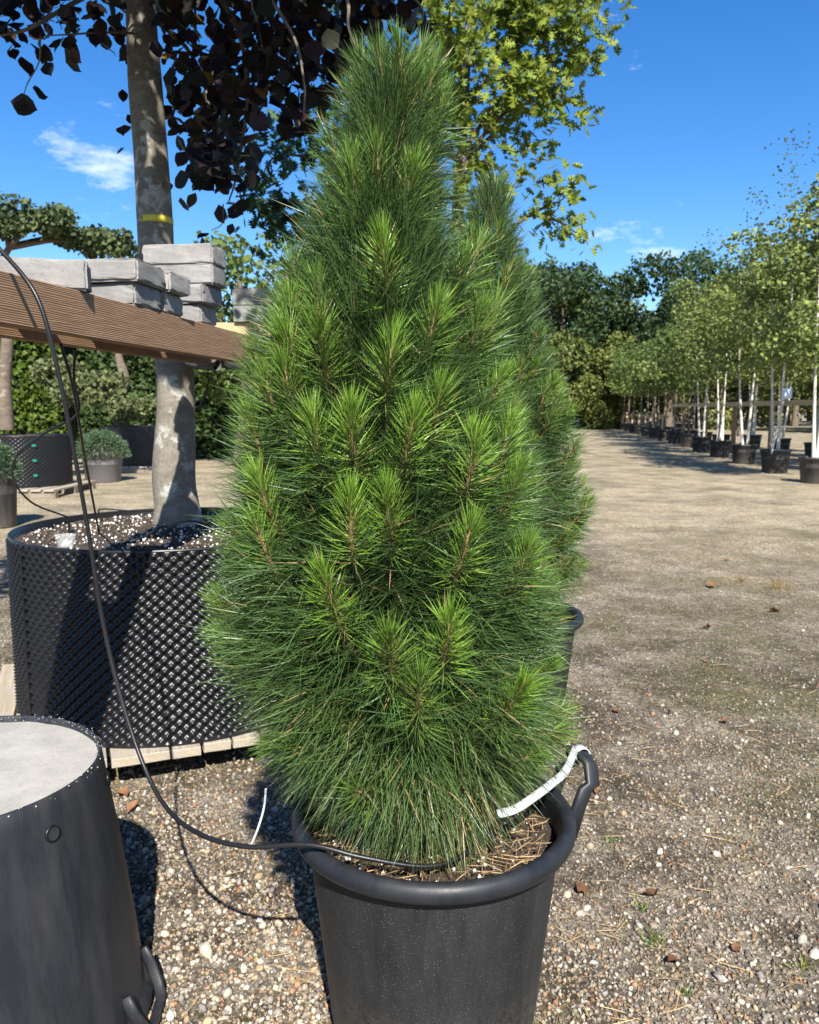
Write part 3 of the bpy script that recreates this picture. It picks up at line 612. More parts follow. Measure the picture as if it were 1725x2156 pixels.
for ang in (6, 186):                                       # carrying handles, hanging at the ground because the pot stands on its head
    a0 = R(ang); d = R(13)
    def at(a, rr, zz): return np.array([UP_C[0] + rr * math.cos(a), UP_C[1] + rr * math.sin(a), zz])
    box_path('handle', [at(a0 - d, .385, .12), at(a0 - d, .402, .08), at(a0 - d * .8, .420, .030), at(a0 - d * .5, .428, .014), at(a0 + d * .5, .428, .014), at(a0 + d * .8, .420, .030), at(a0 + d, .402, .08), at(a0 + d, .385, .12)], .026, .009, M_upturn, up)

# ------------------------------------------------------------------ big cuspated containers
def air_pot(name, c, r, h, n_ang, rows, label, group, per=8, amp=.010, soil=True, mat=None):
    t = empty(name, c, label, 'planter', group)
    zs = np.linspace(0, h, rows * per // 2 + 1)
    def disp(rr, zz, th):
        z_ = zz; w = np.cos(n_ang * th) * np.cos(math.pi * rows * z_ / h)
        d = amp * (np.where(w > 0, 1.25 * w ** 1.25, -.8 * np.abs(w) ** .9)); edge = np.clip(np.minimum(z_, h - z_) / .012, 0, 1)
        return rr + d * edge, zz
    lathe('wall', np.stack([np.full(len(zs), r), zs], 1), c, mat or M_black, t, n_ang * per, True, disp)
    lathe('lip', [(r - .005, h - .12), (r - .005, h + .002), (r + .002, h + .003), (r + .003, h - .006)], c, M_black, t, 96)
    if soil: soil_disc('soil', c, r - .004, c[2] + h - .035, M_soil, t, .012, 72, 18, 11)
    return t
AC = np.array([-1.09, 3.70, .14]); AR, AH = .68, .78
ap = air_pot('dimpled_planter', AC, AR, AH, 88, 36, 'large black dimpled planter holding the copper beech trunk', 'dimpled black planters')
n = 1500; a = rng.random(n) * 6.28; r_ = .63 * np.sqrt(rng.random(n)); sz = .003 + .006 * rng.random(n) ** 2
V, F = inst(OCT_V, OCT_F, np.stack([AC[0] + r_ * np.cos(a), AC[1] + r_ * np.sin(a), .890 + .03 * (1 - r_ / .65) + .010 * rng.random(n)], 1), randrot(n), sz)
cc = np.where(rng.random((n, 1)) < .5, np.array([[.7, .66, .6]]), np.array([[.16, .11, .07]])); tag(mk('perlite', V, F, M_stone, ap, np.repeat(cc, 6, 0)), kind='stuff')
zs = np.linspace(.16, .90, 20); th = R(228)
tube('seam_strip', np.stack([AC[0] + (AR + .006) * np.cos(th) + 0 * zs, AC[1] + (AR + .006) * np.sin(th) + 0 * zs, zs], 1), .005, M_black, ap, 6)
# clear plastic cup on the soil
m_, t_, b_ = newmat('clear_plastic'); b_.inputs['Base Color'].default_value = (.85, .87, .87, 1); b_.inputs['Roughness'].default_value = .15; b_.inputs['Alpha'].default_value = .22
cc_ = G(138, 1148, .92); cup = empty('plastic_cup', (cc_[0], cc_[1], .905), 'small clear plastic cup lying on the planter soil', 'cup')
lathe('cup_wall', [(.001, .008), (.028, .008), (.030, .012), (.040, .055), (.043, .056)], (cc_[0], cc_[1], .905), m_, cup, 32)
# pallet under it: planks run away from the camera
pd = norm(np.array([-.378, .926, 0])); px_ = np.array([.926, .378, 0]); pc = np.array([-1.13, 2.90, 0]) + pd * .02
pal_t = empty('pallet', pc, 'worn pale wooden pallet under the large dimpled planter', 'pallet', 'wooden pallets')
rzp = math.atan2(px_[1], px_[0])
for k in range(-6, 9):
    c0 = pc + px_ * (.06 + k * .118) + pd * (.72 + random.uniform(-.012, .012)); o = box('plank', (0, 0, 0), (.108, 1.44, .036), M_pallet, None, 0, .003, .0015); o.parent = pal_t
    o.location = Vector((c0[0], c0[1], .1215 + random.uniform(-.001, .001))) - pal_t.location; o.rotation_euler = (0, 0, rzp + random.uniform(-.012, .012))
for s_ in (.40, .80, 1.32):
    c0 = pc + px_ * .18 + pd * s_; o = box('stringer', (0, 0, 0), (1.74, .09, .10), M_stringer, None, 0, .003); o.parent = pal_t
    o.location = Vector((c0[0], c0[1], .052)) - pal_t.location; o.rotation_euler = (0, 0, rzp)

# ------------------------------------------------------------------ beams and concrete blocks
BA = .15
def bx(y): return -.91 + BA * (y - 1.85)
bdir = norm(np.array([BA, 1, 0])); bnorm = np.array([bdir[1], -bdir[0], 0]); brz = -math.atan(BA)
ZT, ZB = 1.757, 1.641
def beam(off, th, y0, y1, label, zt=ZT):
    ym = (y0 + y1) / 2; c = np.array([bx(ym), ym, (zt + ZB) / 2]) - bnorm * (off + th / 2)
    o = box('wooden_beam', (0, 0, 0), (th, (y1 - y0) * math.hypot(1, BA), zt - ZB), M_beam, None, 0, .003, 0); o.location = Vector(c); o.rotation_euler = (0, 0, brz)
    return tag(o, label, 'beam', 'brown timber beams')
beam(0, .045, -.5, 4.7, 'brown grained timber beam carrying the grey blocks on its edge')
beam(.20, .045, -.5, 4.7, 'rear twin timber beam, shaded, parallel to the front beam')
for y_, lab in ((-.3, 'square timber post under the near beam ends'), (4.55, 'square timber post hidden behind the pines')):
    c = np.array([bx(y_), y_, 0]) - bnorm * .122; o = box('wooden_post', (0, 0, 0), (.24, .07, ZB - .002), M_post, None, 0, .003); o.location = Vector((c[0], c[1], (ZB - .002) / 2)); o.rotation_euler = (0, 0, brz)
    tag(o, lab, 'post')
def block(y, over, w, d, h, z, label, rot=0.0):
    """front face at distance y along the beam, right end 'over' beyond the beam face"""
    c = np.array([bx(y), y, 0]) + bnorm * (over - w / 2) + bdir * d / 2
    bm = box_bm((w, d, h), Matrix.Identity(4), 0, 0, 0); bmesh.ops.subdivide_edges(bm, edges=bm.edges[:], cuts=5, use_grid_fill=True)
    bmesh.ops.bevel(bm, geom=[e for e in bm.edges if e.calc_face_angle(0) > 1], offset=.006, segments=2, affect='EDGES')
    for v in bm.verts:
        ex = sum(1 for a, b in ((abs(v.co.x), w / 2), (abs(v.co.y), d / 2), (abs(v.co.z), h / 2)) if b - a < .009)
        if ex >= 2: v.co *= 1 - random.random() ** 3 * .045
        v.co += Vector([random.uniform(-.0007, .0007) for _ in range(3)])
    zmin = min(v.co.z for v in bm.verts)
    o = from_bm('concrete_block', bm, M_block); o.location = Vector((c[0], c[1], z - zmin + .0005)); o.rotation_euler = (0, 0, brz + rot)
    return tag(o, label, 'block', 'grey concrete blocks on the beams')
h = .066
block(2.13, .012, .225, .10, .078, ZT, 'single wide concrete block at the open end of the row', .40)
block(2.47, .004, .24, .175, h, ZT, 'shaded lower concrete block under the chipped one', 0)
block(2.45, .020, .24, .20, h, ZT + h + .001, 'chipped pale concrete block lying on top of another', .03)
block(2.665, .002, .24, .15, h, ZT, 'lower concrete block between the chipped pair and the tower', 0)
block(2.67, .028, .21, .15, .064, ZT + h + .001, 'rough faced concrete block stacked in the middle of the row', -.05)
block(2.98, -.01, .22, .16, .068, ZT, 'bottom concrete block of the four block tower by the trunk', .03)
block(2.97, .012, .22, .17, .068, ZT + .069, 'second concrete block up in the tower by the trunk', -.05)
block(2.99, .035, .255, .14, .070, ZT + .138, 'third concrete block up in the tower by the trunk', .02)
block(3.0, .034, .27, .14, .074, ZT + .209, 'topmost concrete block of the tower by the trunk', .0)
for k in range(6):  # unseen blocks, added so the twin beams shade the planter as one band
    block(.95 + k * .15, .006, .235, .135, .07, ZT, 'plain concrete block added out of view to fill the beam shadow', random.uniform(-.03, .03))
# blocks on the next trestle behind
BY = 6.2
p0 = P(478, 668, BY); zz0 = p0[2]
tb = tag(box('wooden_beam', ((P(500, 700, BY)[0] + .1), BY + .2, zz0 - .095), (1.6, .12, .14), M_rail, None, .02, .004), 'pale timber beam of the farther trestle', 'beam')
for s_, lab in ((.15, 'pale post at the open side of the farther trestle'), (.7, 'pale post of the farther trestle behind the pine')):
    zz_ = zz0 - .167; tag(box('wooden_post', (P(500, 700, BY)[0] + .1 + s_, BY + .2, zz_ / 2), (.09, .09, zz_), M_post, None, 0, .003), lab, 'post')
for k, lab in enumerate(('lower grey block on the farther trestle', 'upper grey block on the farther trestle')):
    a_, b_2 = P(482 + (2 - k) * 2, 660, BY), P(562, 660, BY)
    tag(box('concrete_block', ((a_[0] + b_2[0]) / 2, BY + .2, zz0 + .038 + k * .125), (b_2[0] - a_[0], .2, .12), M_block, None, random.uniform(-.05, .05), .006), lab, 'block')

# ------------------------------------------------------------------ copper beech
TB = np.array([-1.095, 3.80, .89])
bt = empty('beech_tree', TB, 'copper beech with grey trunk and dark purple leaves in the dimpled planter', 'tree')
tr = [(TB, .118), (TB + [-.0, 0, .10], .105), (P(366, 1000, 3.80), .098), (P(370, 880, 3.80), .088), (P(366, 760, 3.80), .083), (P(335, 640, 3.80), .080), (P(327, 480, 3.80), .0775), (P(318, 330, 3.80), .076), (P(306, 180, 3.80), .072), (P(297, 30, 3.80), .066), (P(290, -150, 3.80), .058), (P(285, -400, 3.80), .045), (P(285, -800, 3.8), .02)]
path = smoothpath([p for p, _ in tr], 70); rad = np.interp(np.linspace(0, 1, 70), np.linspace(0, 1, len(tr)), [r for _, r in tr])
rad = rad * (1 + .02 * np.sin(np.linspace(0, 40, 70)))
trk = tube('trunk', path, rad, M_beech, bt, 28)
kp = P(322, 385, 3.72); th = np.linspace(0, 2 * np.pi, 18)[:, None]
kn = kp + np.array([0, .012, 0]); tube('branch_scar', kn + .030 * (np.cos(th) * np.array([1, 0, 0]) + 1.0 * np.sin(th) * np.array([0, 0, .8])), .007, M_beech, trk, 6)
yb = P(327, 466, 3.80); lathe('yellow_tape', [(.0785, -.014), (.0795, -.013), (.0795, .013), (.0785, .014)], yb, M_yellow, bt, 40)
ty = empty('tree_tie', P(400, 770, 3.7), 'black rubber tie holding the beech trunk to the beam', 'tree tie')
tc_ = P(362, 738, 3.80); ring = [tc_ + np.array([.092 * math.cos(a), .092 * math.sin(a), .01 * math.sin(a)]) for a in np.linspace(R(50), R(290), 16)]
e2 = np.array([bx(3.66), 3.66, ZB - .02]) - bnorm * .02
flat_strip('strap', [e2 + [0, .05, 0]] + ring + [e2], .05, .006, M_rubber, (0, 0, 1), 60, ty)
tube('pad', smoothpath([P(398, 760, 3.66), P(425, 766, 3.62), P(458, 770, 3.58)], 12), .026, M_pad, ty, 10)
leafpos = []; leafdir = []; leafsz = []
def inpoly(x, y, poly):
    c = np.zeros(len(x), bool); j = len(poly) - 1
    for i in range(len(poly)):
        xi, yi = poly[i]; xj, yj = poly[j]
        c ^= ((yi > y) != (yj > y)) & (x < (xj - xi) * (y - yi) / (yj - yi + 1e-9) + xi); j = i
    return c
polyL = [(-80, -120), (285, -120), (275, 30), (262, 120), (240, 60), (215, 80), (190, 90), (150, 105), (125, 60), (100, 115), (65, 95), (40, 125), (10, 95), (-80, 90)]
polyR = [(330, -140), (880, -140), (890, 30), (800, 60), (745, 95), (722, 180), (700, 225), (655, 215), (640, 265), (600, 275), (565, 240), (545, 300), (535, 370), (505, 400), (500, 340), (470, 400), (440, 350), (425, 390), (400, 370), (380, 325), (362, 240), (345, 120), (335, 40)]
def scat(poly, n, ylo, yhi):
    xs = [p[0] for p in poly]; ys = [p[1] for p in poly]; out = []
    while len(out) < n:
        u = random.uniform(min(xs), max(xs)); v = random.uniform(min(ys), max(ys))
        if inpoly(np.array([u]), np.array([v]), poly)[0]: out.append(P(u, v, random.uniform(ylo, yhi)))
    return out
LP_ = scat(polyL, 280, 3.1, 4.4) + scat(polyR, 1450, 3.1, 4.6)
LP_ += [P(u, v, y) for u, v, y in [(22, 212, 3.2), (47, 206, 3.2), (68, 184, 3.2), (95, 130, 3.2), (45, 118, 3.3), (210, 88, 3.1), (135, 100, 3.2), (258, 187, 4.1), (262, 120, 4.0), (268, 240, 4.1), (262, 262, 4.1), (262, 310, 4.1), (272, 155, 4.1),
                                   (440, 490, 3.6), (425, 498, 3.6), (460, 430, 3.7), (478, 440, 3.7), (490, 470, 3.7), (412, 405, 3.8), (380, 415, 3.9), (520, 420, 3.6), (545, 330, 3.5), (590, 268, 3.2), (630, 270, 3.1), (665, 190, 2.8), (610, 290, 3.2), (715, 70, 2.8), (895, 40, 3.0), (870, 20, 3.0), (880, 62, 3.0), (365, 390, 4.1)]]
LP_ = np.array(LP_); nvis = len(LP_)
# the rest of the crown above and around: shades what hangs below it
m_c = 26000; dd = randdir(m_c); rr_ = (.45 + .55 * rng.random(m_c) ** .45)[:, None]
up_ = np.array([TB[0] + .1, 3.55, 4.45]) + dd * rr_ * np.array([2.3, 2.35, 1.6])
el_ = np.array([(p[2] - CAM_H) / p[1] for p in up_]); uu_ = up_[:, 0] / up_[:, 1]
up_ = up_[(el_ > .54) & ((up_[:, 2] > 3.05))]; up_ = up_[np.sin(up_[:, 0] * 4.3 + 1.2 * np.sin(up_[:, 2] * 3)) * np.sin(up_[:, 1] * 3.7 + up_[:, 2] * 1.9) * np.sin(up_[:, 2] * 4.1 + 1) > -.28]
allp = np.vstack([LP_, up_]); n = len(allp)
D = norm(np.column_stack([rng.normal(size=(n, 2)) * .75, -.75 + .45 * rng.normal(size=n)])); Nn = norm(np.column_stack([rng.normal(size=n) * .6, -.55 + .5 * rng.normal(size=n), .6 + .4 * rng.normal(size=n)]))
Rm = frames(D, Nn); szl = .074 * (.72 + .55 * rng.random(n)); szl[:nvis] *= np.clip(.9 + .12 * (3.8 - allp[:nvis, 1]), .8, 1.1)
colr = np.array([.018, .010, .009]) * (.55 + .8 * rng.random((n, 1))); k_ = rng.random(n); colr[k_ < .22] = np.array([.030, .026, .010]) * (.7 + .6 * rng.random((int((k_ < .22).sum()), 1))); colr[k_ > .985] = (.16, .09, .02); colr[(k_ > .965) & (k_ <= .985)] = (.09, .045, .035)
crown = empty('crown', (TB[0], TB[1], 3.4)); crown.parent = bt; crown.location = Vector((0, 0, 2.5))
inset = [k for k in range(nvis)]; inset.sort(key=lambda k: allp[k, 1]); single = set(inset[:290])
mats = []
for k in range(6):
    me_o = mk('leaf', (OVA_V - [0, .0, 0]) * 1.0, OVA_F, M_purple, None, np.tile(np.array([[.018, .010, .009], [.013, .008, .008], [.022, .017, .008], [.026, .012, .010], [.018, .018, .008], [.015, .009, .010]])[k], (len(OVA_V), 1)) * (np.ones((len(OVA_V), 1)))); mats.append(me_o.data); bpy.data.objects.remove(me_o)
cw = np.array(wloc(crown))
for k in sorted(single):
    o = bpy.data.objects.new('leaf', mats[k % 6]); COL.objects.link(o); o.parent = crown
    Mx = np.eye(4); Mx[:3, :3] = Rm[k] * szl[k]; Mx[:3, 3] = allp[k] - cw; o.matrix_local = Matrix(Mx.tolist())
rest = np.array([k for k in range(n) if k not in single]); V, F = inst(OVA_V, OVA_F, allp[rest], Rm[rest], szl[rest])
tag(mk('foliage', V, F, M_purple, crown, np.repeat(colr[rest], len(OVA_V), 0)), kind='stuff')
def twig(pts, r0, r1, nme='branch', par=bt, mat=M_bark, n=24): return tube(nme, smoothpath(pts, n), np.linspace(r0, r1, n), mat, par, 6)
twig([P(285, -150, 3.8), P(220, -40, 3.5), P(130, 20, 3.3), P(60, 60, 3.2), P(0, 75, 3.2)], .014, .004)
twig([P(290, 70, 3.75), P(220, 68, 3.4), P(150, 72, 3.2), P(95, 75, 3.2)], .006, .002); twig([P(85, 75, 3.2), P(82, 130, 3.2), P(58, 175, 3.2), P(50, 200, 3.2)], .003, .0015)
twig([P(290, -200, 3.8), P(420, -60, 3.6), P(500, 60, 3.6), P(520, 200, 3.6), P(500, 360, 3.6), P(480, 430, 3.65)], .016, .003)
twig([P(300, 20, 3.8), P(400, 110, 3.9), P(440, 230, 3.8), P(420, 350, 3.8), P(405, 400, 3.8)], .012, .002)
twig([P(290, -250, 3.8), P(500, -80, 3.3), P(610, 60, 3.0), P(640, 170, 2.9), P(640, 240, 2.95)], .009, .002)
twig([P(540, -60, 3.3), P(530, 0, 3.2), P(545, 60, 3.2), P(560, 140, 3.3)], .005, .002); twig([P(600, -90, 3.2), P(720, -20, 2.9), P(735, 60, 2.85), P(755, 110, 2.85)], .010, .0025)
twig([P(470, 430, 3.65), P(468, 470, 3.62), P(445, 485, 3.6)], .003, .0015); twig([P(700, -60, 3.0), P(820, -40, 2.95), P(885, 10, 3.0), P(890, 50, 3.0)], .007, .002)

# ------------------------------------------------------------------ thin drip lines over the planter
def drip(label, pts, r=.004, peg=True):
    b = pts[-1]; t = empty('drip_line', b, label, 'hose'); tube('tube', smoothpath(pts, 90), r, M_hose, t, 6)
    if peg: tube('peg', np.array([[b[0], b[1], b[2] + .02], [b[0], b[1], b[2] - .09]]), .006, M_hose, t, 6)
drip('thin black drip line dropping from the beam to the planter soil', [P(128, 725, 2.2), P(150, 800, 2.3), P(165, 880, 2.5), P(178, 960, 2.8), P(195, 1050, 3.2), P(206, 1108, 3.45), G(212, 1135, .89)], .0045)
drip('thin black drip line looping wide across the planter edge', [P(158, 735, 2.35), P(156, 800, 2.4), P(166, 850, 2.45), P(155, 880, 2.5), P(90, 915, 2.6), P(35, 960, 2.7), P(28, 1010, 2.9), P(70, 1060, 3.2), P(140, 1088, 3.5), G(145, 1100, .95)], .004)
drip('short black drip line lying over the planter soil to the trunk', [G(238, 1150, .90), G(300, 1132, .93), G(345, 1108, .99), P(400, 1097, 3.66), G(440, 1105, .93)], .005, False)
drip('black drip line crossing from the trunk to a peg', [P(330, 1076, 3.95), P(280, 1076, 4.0), P(212, 1072, 4.0), G(214, 1088, .92)], .004)
drip('black drip line slanting behind the trunk up to the beam', [P(440, 800, 4.2), P(425, 850, 4.3), P(395, 880, 4.3), P(388, 960, 4.25), P(385, 1060, 4.1)], .006, False)

# ------------------------------------------------------------------ broadleaf trees
def leaves(name, pts, size, TV, TF, mat, col, parent=None, jit=.5, nrm=None, r=rng, kind='stuff', dirs=None):
    n = len(pts); D = randdir(n, r) if dirs is None else norm(dirs + .7 * r.normal(size=(n, 3))); Nn = norm((np.array([0, -.4, .7]) if nrm is None else nrm) + .75 * r.normal(size=(n, 3)))
    V, F = inst(TV, TF, pts, frames(D, Nn), size * (.7 + .6 * r.random(n))); c = np.asarray(col) * (1 - jit / 2 + jit * r.random((n, 1)))
    return tag(mk(name, V, F, mat, parent, np.repeat(c, len(TV), 0)), kind=kind)
def clump_pts(clumps, n, r):
    w = np.array([c[1][0] * c[1][1] + c[1][0] * c[1][2] for c in clumps]); w = w / w.sum(); idx = r.choice(len(clumps), n, p=w)
    C = np.array([c[0] for c in clumps])[idx]; Q = np.array([c[1] for c in clumps])[idx]; d = randdir(n, r)
    return C + d * Q * (.55 + .45 * r.random(n) ** .4)[:, None] * (1 + .10 * r.normal(size=n))[:, None], d
# oak behind the pines: leaves sit along its branches
OY = 7.6
ob = P(962, 900, OY); ob[2] = 0
oak = empty('oak_tree', ob, 'yellow green oak with lobed leaves behind the pines', 'tree')
otr = [ob, P(962, 700, OY), P(964, 500, OY), P(966, 390, OY), P(978, 250, OY), P(984, 100, OY), P(992, -60, OY), P(1000, -300, OY)]
tube('trunk', smoothpath(otr, 40), np.interp(np.linspace(0, 1, 40), [0, .3, 1], [.085, .06, .015]), M_bark, oak, 10)
BR = [[(985, 230), (1050, 130), (1130, 60), (1200, 0), (1260, -60)], [(1110, 75), (1170, 60), (1215, 45)], [(985, 300), (1080, 180), (1150, 135), (1200, 128), (1250, 120)], [(980, 330), (1060, 240), (1140, 190), (1175, 195), (1200, 238)], [(975, 350), (1030, 290), (1085, 250), (1090, 310)],
      [(960, 560), (1050, 500), (1120, 450), (1175, 425), (1208, 400)], [(1120, 450), (1175, 465), (1216, 492)], [(985, 120), (1030, 40), (1080, -30), (1150, -120)], [(985, 160), (920, 80), (900, 0), (880, -90)], [(980, 260), (930, 200), (900, 140)], [(968, 380), (1010, 340), (1050, 355)], [(985, 60), (1000, -30), (1010, -120)],
      [(960, 470), (850, 440), (720, 420), (600, 430), (520, 425)], [(720, 420), (640, 460), (560, 455)], [(960, 420), (800, 340), (660, 330), (580, 330), (545, 385)], [(970, 340), (820, 260), (700, 240), (610, 270)], [(985, 200), (860, 130), (760, 60), (700, -20)], [(992, -60), (1120, -120), (1230, -60), (1300, 0)], [(985, 140), (1080, 80), (1160, 20)], [(982, 200), (1040, 170), (1100, 165), (1145, 170)], [(960, 450), (1010, 400), (1040, 395)],
      [(985, 180), (960, 120), (945, 60), (950, 0)], [(980, 300), (950, 250), (960, 200)], [(985, 90), (1050, 30), (1110, 0), (1160, -60)]]
LPt = []; LDr = []
for k, b in enumerate(BR):
    dy = random.uniform(-.9, .9); pts = [P(u, v, OY + dy * (i / (len(b) - 1))) for i, (u, v) in enumerate(b)]; pth = smoothpath(pts, 26)
    tube('branch', pth, np.linspace(.022, .004, 26), M_bark, oak, 6)
    far = b[-1][0] > 1100 or b[-1][0] < 640; m = int(250 * (.8 if far else 1.0) * (.42 if b[-1][1] > 280 and b[-1][0] > 980 else 1)); t_ = (.18 + .82 * rng.random(m) ** .8) * 25; i_ = np.minimum(t_.astype(int), 24); base = pth[i_] + (pth[i_ + 1] - pth[i_]) * (t_ - i_)[:, None]
    # side twigs: leaves gather at a few twig ends
    ns = 13; sidx = rng.integers(4, 26, ns); so_ = pth[sidx] + rng.normal(size=(ns, 3)) * np.array([.16, .16, .13]); pk = rng.integers(0, ns, m); base = np.where(rng.random((m, 1)) < .62, so_[pk], base)
    sp_ = .075 if far else .12
    LPt.append(base + rng.normal(size=(m, 3)) * sp_); LDr.append(np.tile(norm(pth[-1] - pth[0]) * .6 + np.array([0, 0, -.5]), (m, 1)))
LPt = np.vstack(LPt); LDr = np.vstack(LDr); n = len(LPt)
V, F = inst(LOB_V, LOB_F, LPt, frames(norm(LDr + .7 * rng.normal(size=(n, 3))), norm(np.array([0, -.5, .7]) + .6 * rng.normal(size=(n, 3)))), .105 * (.7 + .6 * rng.random(n)))
mixc = rng.random((n, 1)); lft = (LPt[:, :1] < .0)
cc = np.where(lft, np.array([[.040, .085, .030]]), np.array([[.22, .26, .026]]) * mixc + np.array([[.11, .17, .028]]) * (1 - mixc)) * (.7 + .6 * rng.random((n, 1)))
tag(mk('foliage', V, F, M_leaf, oak, np.repeat(cc, len(LOB_V), 0)), kind='stuff')
oc_ = np.array([ob[0], ob[1], 0]); opot = empty('plant_pot', oc_, 'black pot of the oak tree behind the pines', 'pot'); 
def far_pot(t, c, r, h, mat=M_potfar):
    lathe('body', [(.001, .004), (r * .78, .004), (r * .80, .015), (r * .93, h * .90), (r * .945, h * .905)], c, mat, t, 40)
    lathe('rim', [(r * .90, h * .6), (r * .92, h * .985), (r * .95, h), (r * .99, h * .995), (r, h * .95), (r * .99, h * .905), (r * .946, h * .90)], c, mat, t, 40)
    soil_disc('soil', c, r * .915, c[2] + h * .88, M_soil, t, .01, 24, 5, 3)
far_pot(opot, oc_, .36, .52)

# rows of potted birches along the right side of the yard
def birch(seed, nst, H, lab):
    r = np.random.default_rng(seed); t = empty('birch_tree', (0, 0, .42), lab, 'birch', 'potted birches in the front row')
    cl = []
    for k in range(nst):
        a = 6.28 * (k + r.random() * .5) / nst; b0 = np.array([.07 * math.cos(a), .07 * math.sin(a), .42]); tp = np.array([.32 * math.cos(a) + .1 * r.normal(), .32 * math.sin(a), H * (.86 + .14 * r.random())])
        p = smoothpath([b0, b0 + (tp - b0) * .4 + [.04 * r.normal(), .04 * r.normal(), 0], tp], 24); tube('trunk', p, np.linspace(.042, .006, 24), M_birch, t, 8)
        for q_ in range(12):
            s = .42 + .58 * q_ / 11; c = p[min(23, int(s * 23))]; sp_ = .85 * (1 - .55 * abs(s - .62) / .45); e = c + np.array([r.normal() * sp_ * .55, r.normal() * sp_ * .55, .18 * r.random()])
            tube('branch', smoothpath([c, (c + e) / 2 + [0, 0, .06], e], 6), np.linspace(.009, .002, 6), M_bark, t, 4); cl.append((e, np.array([.52, .52, .38]) * (.7 + .5 * r.random())))
    pts, d = clump_pts(cl, 6500, r); pts = pts[pts[:, 2] > 2.25 + .25 * r.random(len(pts))]
    wisp = np.column_stack([r.normal(size=150) * .18, r.normal(size=150) * .18, H * (.95 + .30 * r.random(150))])
    leaves('foliage', pts, .088, DIA_V, DIA_F, M_leaf, (.18, .22, .06), t, 1.1, r=r); leaves('top_leaves', wisp, .06, DIA_V, DIA_F, M_leaf, (.08, .11, .03), t, .8, r=r)
    return t
bp = [birch(21, 2, 5.7, ''), birch(22, 3, 5.3, ''), birch(23, 2, 6.0, '')]
def put(o, x, y, rz, lab, grp, first):
    c = o if first else copytree(o); c.location.x, c.location.y = x, y; c.rotation_euler = (0, 0, rz); c['label'] = lab; c['group'] = grp; return c
pp = empty('plant_pot', (0, 0, 0), 'p', 'pot', 'pots'); far_pot(pp, (0, 0, 0), .34, .52)
front = [(8.07, 16.1), (8.46, 18.8), (9.0, 21.9), (9.53, 25.0), (10.1, 28.2)]
words = ['birch pot at the open end of the row, partly past the white label', 'birch pot beside the pale blue label', 'birch pot third along the row from the open end', 'birch pot with three slim stems, fourth in the row', 'birch pot last of the spaced row before the crowded pots']
used = set()
for k, (x, y) in enumerate(front):
    b = bp[[0, 2, 0, 1, 2][k]]; f = id(b) not in used; used.add(id(b))
    put(b, x, y, k * 1.3, 'white stemmed ' + ['birch standing at the open end of the row', 'birch carrying the pale blue label stake', 'birch third along the spaced row', 'birch of three slim stems, fourth along', 'birch last in the spaced row'][k], 'potted birches in the front row', f)
    put(pp, x, y, k, 'black ' + words[k], 'pots in the front birch row', k == 0)
for k, (x, y) in enumerate([(10.6, 16.5), (11.0, 19.6), (11.5, 23.0), (12.1, 26.6), (12.7, 30.2), (13.2, 21.0), (13.9, 26.0)]):
    put(bp[k % 3], x, y, 2 + k, 'birch of the second row behind the timber rail', 'birches behind the rail', False); put(pp, x, y, k, 'black pot standing behind the timber rail', 'pots behind the rail', False)
# label stake
ls_ = P(1657, 828, 18.2); lt = empty('label_stake', (ls_[0], 18.2, 0), 'pale blue plant label on a slanting stake', 'label')
tube('stake', np.array([[ls_[0] - .22, 18.3, .46], [ls_[0] + .02, 18.2, ls_[2] + .28]]), .018, M_birch, lt, 6); box('label_card', (ls_[0], 18.16, ls_[2]), (.20, .012, .22), M_tagblue, lt, 0, .003)
# timber rails
def rail(a, b, z, th, name, lab, mat=M_rail):
    a, b = np.array(a), np.array(b); d = b - a; L_ = np.hypot(*d); o = box(name, (0, 0, 0), (th[0], L_, th[1]), mat, None, 0, .004); o.location = ((a[0] + b[0]) / 2, (a[1] + b[1]) / 2, z); o.rotation_euler = (0, 0, math.atan2(d[1], d[0]) - math.pi / 2); return tag(o, lab, 'rail')
rail((9.35, 14.5), (12.0, 37.5), 1.62, (.12, .14), 'timber_rail', 'fresh yellow timber rail running behind the birch pots')
for k in range(6):
    f = (k + .35) / 6; o = box('rail_post', (9.35 + 2.65 * f + .03, 14.5 + 23 * f, .774), (.12, .12, 1.548), M_post, None, 0, .004); tag(o, 'brown post under the yellow timber rail', 'post', 'posts under the timber rail')
rail((13.3, 42), (17.9, 74), 1.05, (.12, .14), 'timber_rail', 'low pale rail along the far crowded pots')
for k in range(11):
    f = k / 10; o = box('rail_post', (13.05 + 4.5 * f, 42 + 31 * f, .62), (.16, .16, 1.24), M_rail, None, 0, .01); tag(o, 'short pale post among the far crowded pots', 'post', 'far pale posts')
# far row: crowded pots with clipped stems
def stemtree(seed):
    r = np.random.default_rng(seed); t = empty('clipped_tree', (0, 0, .4), 'x', 'tree')
    tube('trunk', smoothpath([(0, 0, .4), (.05 * r.normal(), .05 * r.normal(), 1.5), (0, 0, 2.8)], 12), np.linspace(.06, .03, 12), M_bark, t, 7)
    cl = [(np.array([r.normal() * .5, r.normal() * .5, 3.6 + r.normal() * .55]), np.array([.75, .75, .6]) * (.7 + .5 * r.random())) for _ in range(12)]
    pts, d = clump_pts(cl, 2400, r); pts[:, 2] = np.clip(pts[:, 2], 2.35 + .2 * r.random(len(pts)), 5.2); leaves('foliage', pts, .13, DIA_V, DIA_F, M_leaf, (.105, .15, .035), t, .9, r=r); return t
sts = [stemtree(31), stemtree(32)]
rowp = [(10.75 + 7.2 * f, 31.4 + 43 * f) for f in np.linspace(0, 1, 14)]; used = set()
